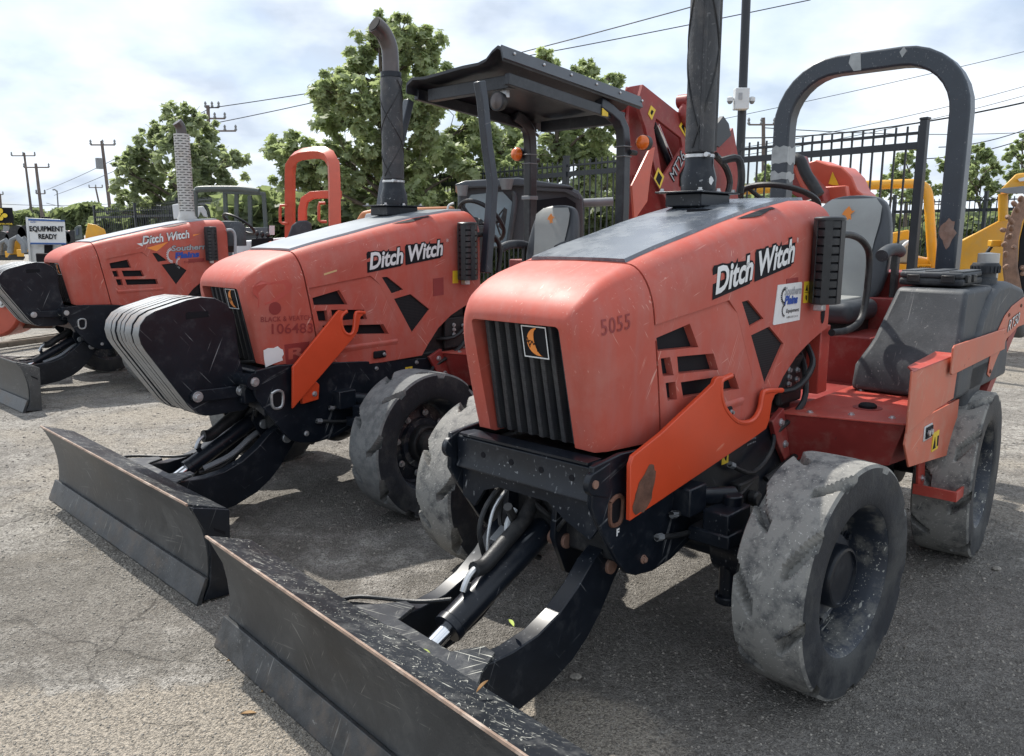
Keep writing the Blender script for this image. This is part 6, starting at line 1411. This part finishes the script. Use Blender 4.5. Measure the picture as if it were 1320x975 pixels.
scr('white_bracket', [(252, 267), (262, 266), (266, 272), (268, 281), (262, 279), (259, 273), (256, 280), (252, 280)], Yg+.2, .08, 'offwhite', gm, .01)
scr('white_bracket', [(222, 264), (234, 262), (234, 282), (224, 283)], Yg+.2, .08, 'offwhite', gm, .01)
# yellow machine at the right
yw = thing('yellow_rock_trencher', 'yellow machine with a toothed digging wheel at the right edge', 'trencher', site(1290, 9.5))
scr('yellow_hood', [(1236, 348), (1236, 312), (1296, 280), (1310, 276), (1345, 276), (1345, 380), (1236, 380)], 9.6, 1.2, 'yel', yw, .02)
scr('roof_panel', [(1289, 245), (1310, 224), (1345, 220), (1345, 240), (1300, 244)], 9.3, 1.4, 'yel', yw, .02); scr('roof_skirt', [(1284, 247), (1292, 243), (1345, 237), (1345, 249), (1300, 250)], 9.25, .04, 'polemetal', yw, .005)
scr('roof_marking', [(1312, 231), (1330, 225), (1345, 224), (1345, 232), (1314, 234)], 9.26, .02, 'offwhite', yw, 0)
tubes('roof_post', [(1293, 250), (1293, 285)], 9.4, .05, 'yel', yw, 0, 1)
dgw = scr('digging_wheel_rim', [(1296, 380), (1292, 345), (1293, 315), (1298, 290), (1306, 270), (1318, 254), (1345, 244), (1345, 262), (1328, 268), (1318, 285), (1313, 310), (1312, 345), (1318, 380)], 8.6, .35, 'toothsteel', yw, .02)
scr('wheel_centre', [(1318, 380), (1312, 345), (1314, 310), (1320, 285), (1345, 265), (1345, 380)], 8.75, .1, 'print_hole_black', yw, .01)
rs = random.Random(3)
for a, b in ((1308, 264), (1312, 272), (1299, 280), (1305, 287), (1294, 297), (1300, 306), (1294, 316), (1307, 319), (1296, 330), (1304, 296), (1318, 345), (1315, 258), (1320, 352), (1296, 345)):
    g = G(); c = P(a, b, 8.52)-yw.location; d_ = Vector((rs.uniform(-.8, -.2), -.7, rs.uniform(-.1, .5))).normalized(); g.cyl(c, c+d_*.07, .026, .024, 10); g.cyl(c+d_*.07, c+d_*.10, .024, .008, 10); g.build('digging_tooth', 'toothsteel', dgw)
g = G(); c = P(1277, 334, 8.9)-yw.location; g.cyl(c-Vector((0, 0, .10)), c+Vector((0, 0, .06)), .085, n=18); g.build('grey_canister', 'silver', yw); 
g = G(); c = P(1282, 314, 8.8)-yw.location; g.box(c, (.11, .08, .07)); g.build('yellow_clamp', 'yel', yw, bevel=.01)
tubes('hydraulic_hose', [(1280, 348), (1272, 330), (1278, 318)], 8.9, .02, 'rubber', yw)
# yellow boom machine behind the fence
yb = thing('yellow_boom_machine', 'yellow machine with bent tube boom behind the iron fence', 'machine', site(1180, 11))
tubes('boom_tube', [(948, 246), (1000, 243), (1060, 240), (1120, 239), (1175, 237), (1188, 239), (1196, 250), (1199, 285), (1203, 352)], 11.6, .065, 'yel', yb, -.4, 4, n=12)
scr('rear_body', [(1150, 300), (1172, 296), (1175, 330), (1198, 335), (1207, 318), (1212, 318), (1212, 390), (1150, 390)], 11.2, .8, 'yel', yb, .02)
bn = scr('name_panel', [(1156, 341), (1200, 341), (1200, 352), (1156, 352)], 11.1, .05, 'yel', yb, .005)
q0 = P(1184, 349, 11.05)-yb.location; q1 = P(1199, 349, 11.05)-yb.location
lettering('maker_letters', 'VERMEER', lambda u, v: tuple((P(1182, 348.5, 11.07)-yb.location).lerp(P(1200, 348.5, 11.07)-yb.location, u)+Vector((0, 0, v*.05))), 'print_hole_black', bn, offset=.03)
tubes('grey_guard', [(1172, 312), (1166, 316), (1160, 325)], 11.1, .03, 'offwhite', yb); scr('seat_block', [(1155, 312), (1170, 308), (1174, 340), (1155, 340)], 11.15, .3, 'seat', yb, .03)

# =================================================================== LEFT BACKGROUND
kb = thing('sign_kiosk', 'white kiosk box under the equipment ready sign at the far left', 'kiosk', site(55, 19))
scr('kiosk_wall', [(33, 281), (36, 281), (78, 283), (80, 345), (38, 345)], 19, 1.2, 'offwhite', kb, .01); scr('kiosk_opening', [(57, 316), (68, 316), (68, 335), (57, 335)], 18.97, .05, 'print_hole_black', kb, .004)
scr('side_strip', [(33, 280), (36, 280), (41, 345), (38, 345)], 18.95, .05, 'offwhite', kb, .002); scr('black_bin', [(46, 327), (64, 327), (64, 338), (47, 338)], 18.2, .5, 'print_hole_black', kb, .02)
g = G(); c = P(59, 281, 19.3)-kb.location; g.box(c, (.14, .14, .05)); g.build('roof_vent', 'print_hole_black', kb, bevel=.01)
sg = thing('ready_sign', 'white sign board with blue edges reading EQUIPMENT READY', 'sign', site(60, 18.9))
Ys = 18.85
sb = scr('sign_board', [(36.5, 283), (83.5, 285), (85.5, 315), (39, 313.5)], Ys, .04, 'white', sg, 0)
scr('blue_edge', [(36, 282), (83.5, 284), (83.5, 286), (36.5, 284.5)], Ys-.02, .05, 'bluetrim', sg, 0); scr('blue_edge', [(39, 313), (85.5, 313.5), (85.5, 315.5), (39, 315)], Ys-.02, .05, 'bluetrim', sg, 0)
def sgt(s, xa, xb, yb_, h): 
    a = P(xa, yb_, Ys-.02)-sg.location; b = P(xb, yb_+.3, Ys-.02)-sg.location; lettering('sign_letters', s, lambda u, v: tuple(a.lerp(b, u)+Vector((0, 0, v*h))), 'print_hole_black', sg, offset=.035)
sgt('EQUIPMENT', 38.5, 82, 298.2, 6.2/FPX*Ys); sgt('READY', 50, 73.5, 308, 6/FPX*Ys)
a_ = P(39, 287.2, Ys-.02)-sg.location; lettering('sign_logo', 'Southern Plains', lambda u, v: tuple(a_+Vector((u*.12, 0, v*.03))), 'bluetrim', sg, offset=.03)
bb = thing('billboard', 'black roadside billboard with a yellow flower shaped emblem at the left edge', 'billboard', site(5, 60))
scr('board', [(-30, 267), (16, 268), (18, 286), (17, 291), (-30, 291)], 60, .3, 'print_hole_black', bb, 0); tubes('board_post', [(8, 291), (8, 305)], 60.1, .2, 'polemetal', bb, 0, 1)
for a, b, rx, rz_ in ((1, 272, .12, .14), (1, 281, .14, .15), (6, 278, .16, .12), (-2, 277, .14, .16)):
    g = G(); n = 14; c = P(a, b, 59.9)-bb.location; g.add([(c.x+rx*1.3*math.cos(2*math.pi*i/n), c.y, c.z+rz_*1.3*math.sin(2*math.pi*i/n)) for i in range(n)], [tuple(range(n))]); g.build('yellow_petal', 'yellow', bb, smooth=0)
a2 = P(-4, 290, 59.9)-bb.location; lettering('board_letters', 'BIRTH FOR', lambda u, v: tuple(a2+Vector((u*1.15, 0, v*.12))), 'yellow', bb, offset=.02)
# stand-on loaders
def loader(px, py, s, Y, label, body, seed):
    t = thing('compact_loader', label, 'loader', site(px, Y), 0, 'compact loaders parked at the far left'); k_ = s
    scr('loader_body', [(px-8*k_, py+18*k_), (px-8*k_, py+6*k_), (px-5*k_, py+2*k_), (px+4*k_, py+1*k_), (px+7*k_, py+8*k_), (px+7*k_, py+18*k_)], Y, .8, body, t, .02)
    tubes('lift_arm', [(px-7*k_, py+16*k_), (px-5*k_, py+2*k_), (px+1*k_, py-2*k_), (px+8*k_, py+6*k_), (px+9*k_, py+16*k_)], Y-.1, .06, 'polemetal', t, 0, 1)
    scr('counterweight', [(px+0*k_, py+12*k_), (px+8*k_, py+12*k_), (px+9*k_, py+20*k_), (px+1*k_, py+20*k_)], Y-.15, .3, 'yel', t, .01)
    scr('track', [(px-8*k_, py+18*k_), (px+8*k_, py+18*k_), (px+10*k_, py+21*k_), (px+8*k_, py+24*k_), (px-8*k_, py+24*k_), (px-10*k_, py+21*k_)], Y-.05, .3, 'rubber', t, .01)
    return t
loader(21, 308, 1.15, 17, 'yellow fronted compact loader with grey arms left of the sign kiosk', 'yel', 1); loader(6, 312, 1.0, 18.5, 'grey compact loader at the left edge of the photo', 'polemetal', 2)
loader(30, 309, .8, 20, 'small loader tucked between the kiosk and the yellow loader', 'cabgrey', 3)
def car(px, py, w, Y, mat, label, cat='car'):
    t = thing('parked_car', label, cat, site(px, Y)); h = w*.42
    scr('car_body', [(px-w/2, py+h*.5), (px-w/2, py), (px-w*.42, py-h*.08), (px+w*.42, py-h*.08), (px+w/2, py), (px+w/2, py+h*.5)], Y, 1.7, mat, t, .05)
    scr('cabin', [(px-w*.36, py-h*.06), (px-w*.24, py-h*.45), (px+w*.22, py-h*.45), (px+w*.34, py-h*.06)], Y+.15, 1.4, mat, t, .05); scr('side_window', [(px-w*.29, py-h*.08), (px-w*.21, py-h*.38), (px+w*.19, py-h*.38), (px+w*.27, py-h*.08)], Y+.12, .05, 'carblue', t, 0)
    for q in (-.3, .3):
        g = G(); c = P(px+q*w, py+h*.5, Y-.02)-t.location; g.cyl(c, c+Vector((0, .2, 0)), .33, n=16); g.build('wheel', 'rubber', t)
car(9, 303, 22, 38, 'carred', 'dark red car beside the left end of the ready sign'); car(88, 302, 24, 34, 'carred', 'red car just right of the ready sign'); car(28, 298, 20, 30, 'offwhite', 'white pickup seen between the loaders and the ready sign', 'pickup')
ct = thing('dark_cabin_machine', 'dark green cabin machine right of the red car', 'machine', site(101, 26))
scr('cabin', [(96, 294), (100, 291), (105, 291), (107, 308), (97, 309)], 26, .8, 'greygreen', ct, .02); scr('cabin_window', [(98, 297), (101, 294), (101, 303), (98, 304)], 25.97, .03, 'carblue', ct, 0)
ty = thing('yellow_bucket', 'pale yellow machine bucket beside the fence post above the farthest trencher nose', 'bucket', site(120, 22))
scr('bucket_shell', [(110, 303), (113, 288), (124, 290), (135, 296), (138, 306), (110, 310)], 22, .9, 'yel', ty, .02); scr('bucket_lip', [(108, 308), (140, 302), (140, 312), (108, 314)], 21.9, .5, 'tan', ty, .02)
# machine at the left edge behind machine 3 (orange roller) and wooden pallet
ed = thing('red_drum_machine', 'edge of a red machine with a round hub and dark track at the far left', 'machine', site(-5, 8.2))
g = G(); c = P(-12, 398, 8.2)-ed.location; g.cyl(c+Vector((0, .4, 0)), c, .30, n=32); dr = g.build('red_drum', 'coral', ed, bevel=.03); g = G(); c = P(1, 391, 8.15)-ed.location; g.cyl(c, c+Vector((0, .08, 0)), .045, n=16); g.cyl(c-Vector((0, .02, 0)), c, .025, n=6); g.build('hub_bolt', 'zinc', dr)
scr('dark_track', [(0, 421), (6, 404), (30, 400), (70, 410), (82, 420), (70, 424), (6, 424)], 8.35, .6, 'brownrust', ed, .03)
pa = thing('wooden_pallet', 'weathered grey wooden pallet lying behind the farthest trencher blade', 'pallet', PG(40, 446))
pb_ = pa.location; pe = PG(96, 428)
for i in range(9):
    a = PG(-30+i*15, 446-i*2.2, .13)-pb_; d_ = Vector((.35, .9, 0)).normalized(); g = G(); g.box(tuple(a+d_*.45), (.10, .95, .02), Matrix.Rotation(math.atan2(-d_.x, d_.y), 3, 'Z')); g.build('top_board', 'wood', pa, bevel=.003)
for j in range(3):
    a = PG(-34, 446, .10)-pb_+Vector((.35, .9, 0)).normalized()*(.05+.4*j); b_ = PG(96, 428, .10)-pb_+Vector((.35, .9, 0)).normalized()*(.05+.4*j)
    g = G(); c = (a+b_)/2; g.box((c.x, c.y, .065), ((b_-a).length, .04, .085), Matrix.Rotation(math.atan2((b_-a).y, (b_-a).x), 3, 'Z')); g.build('bearer', 'wood', pa, bevel=.003)
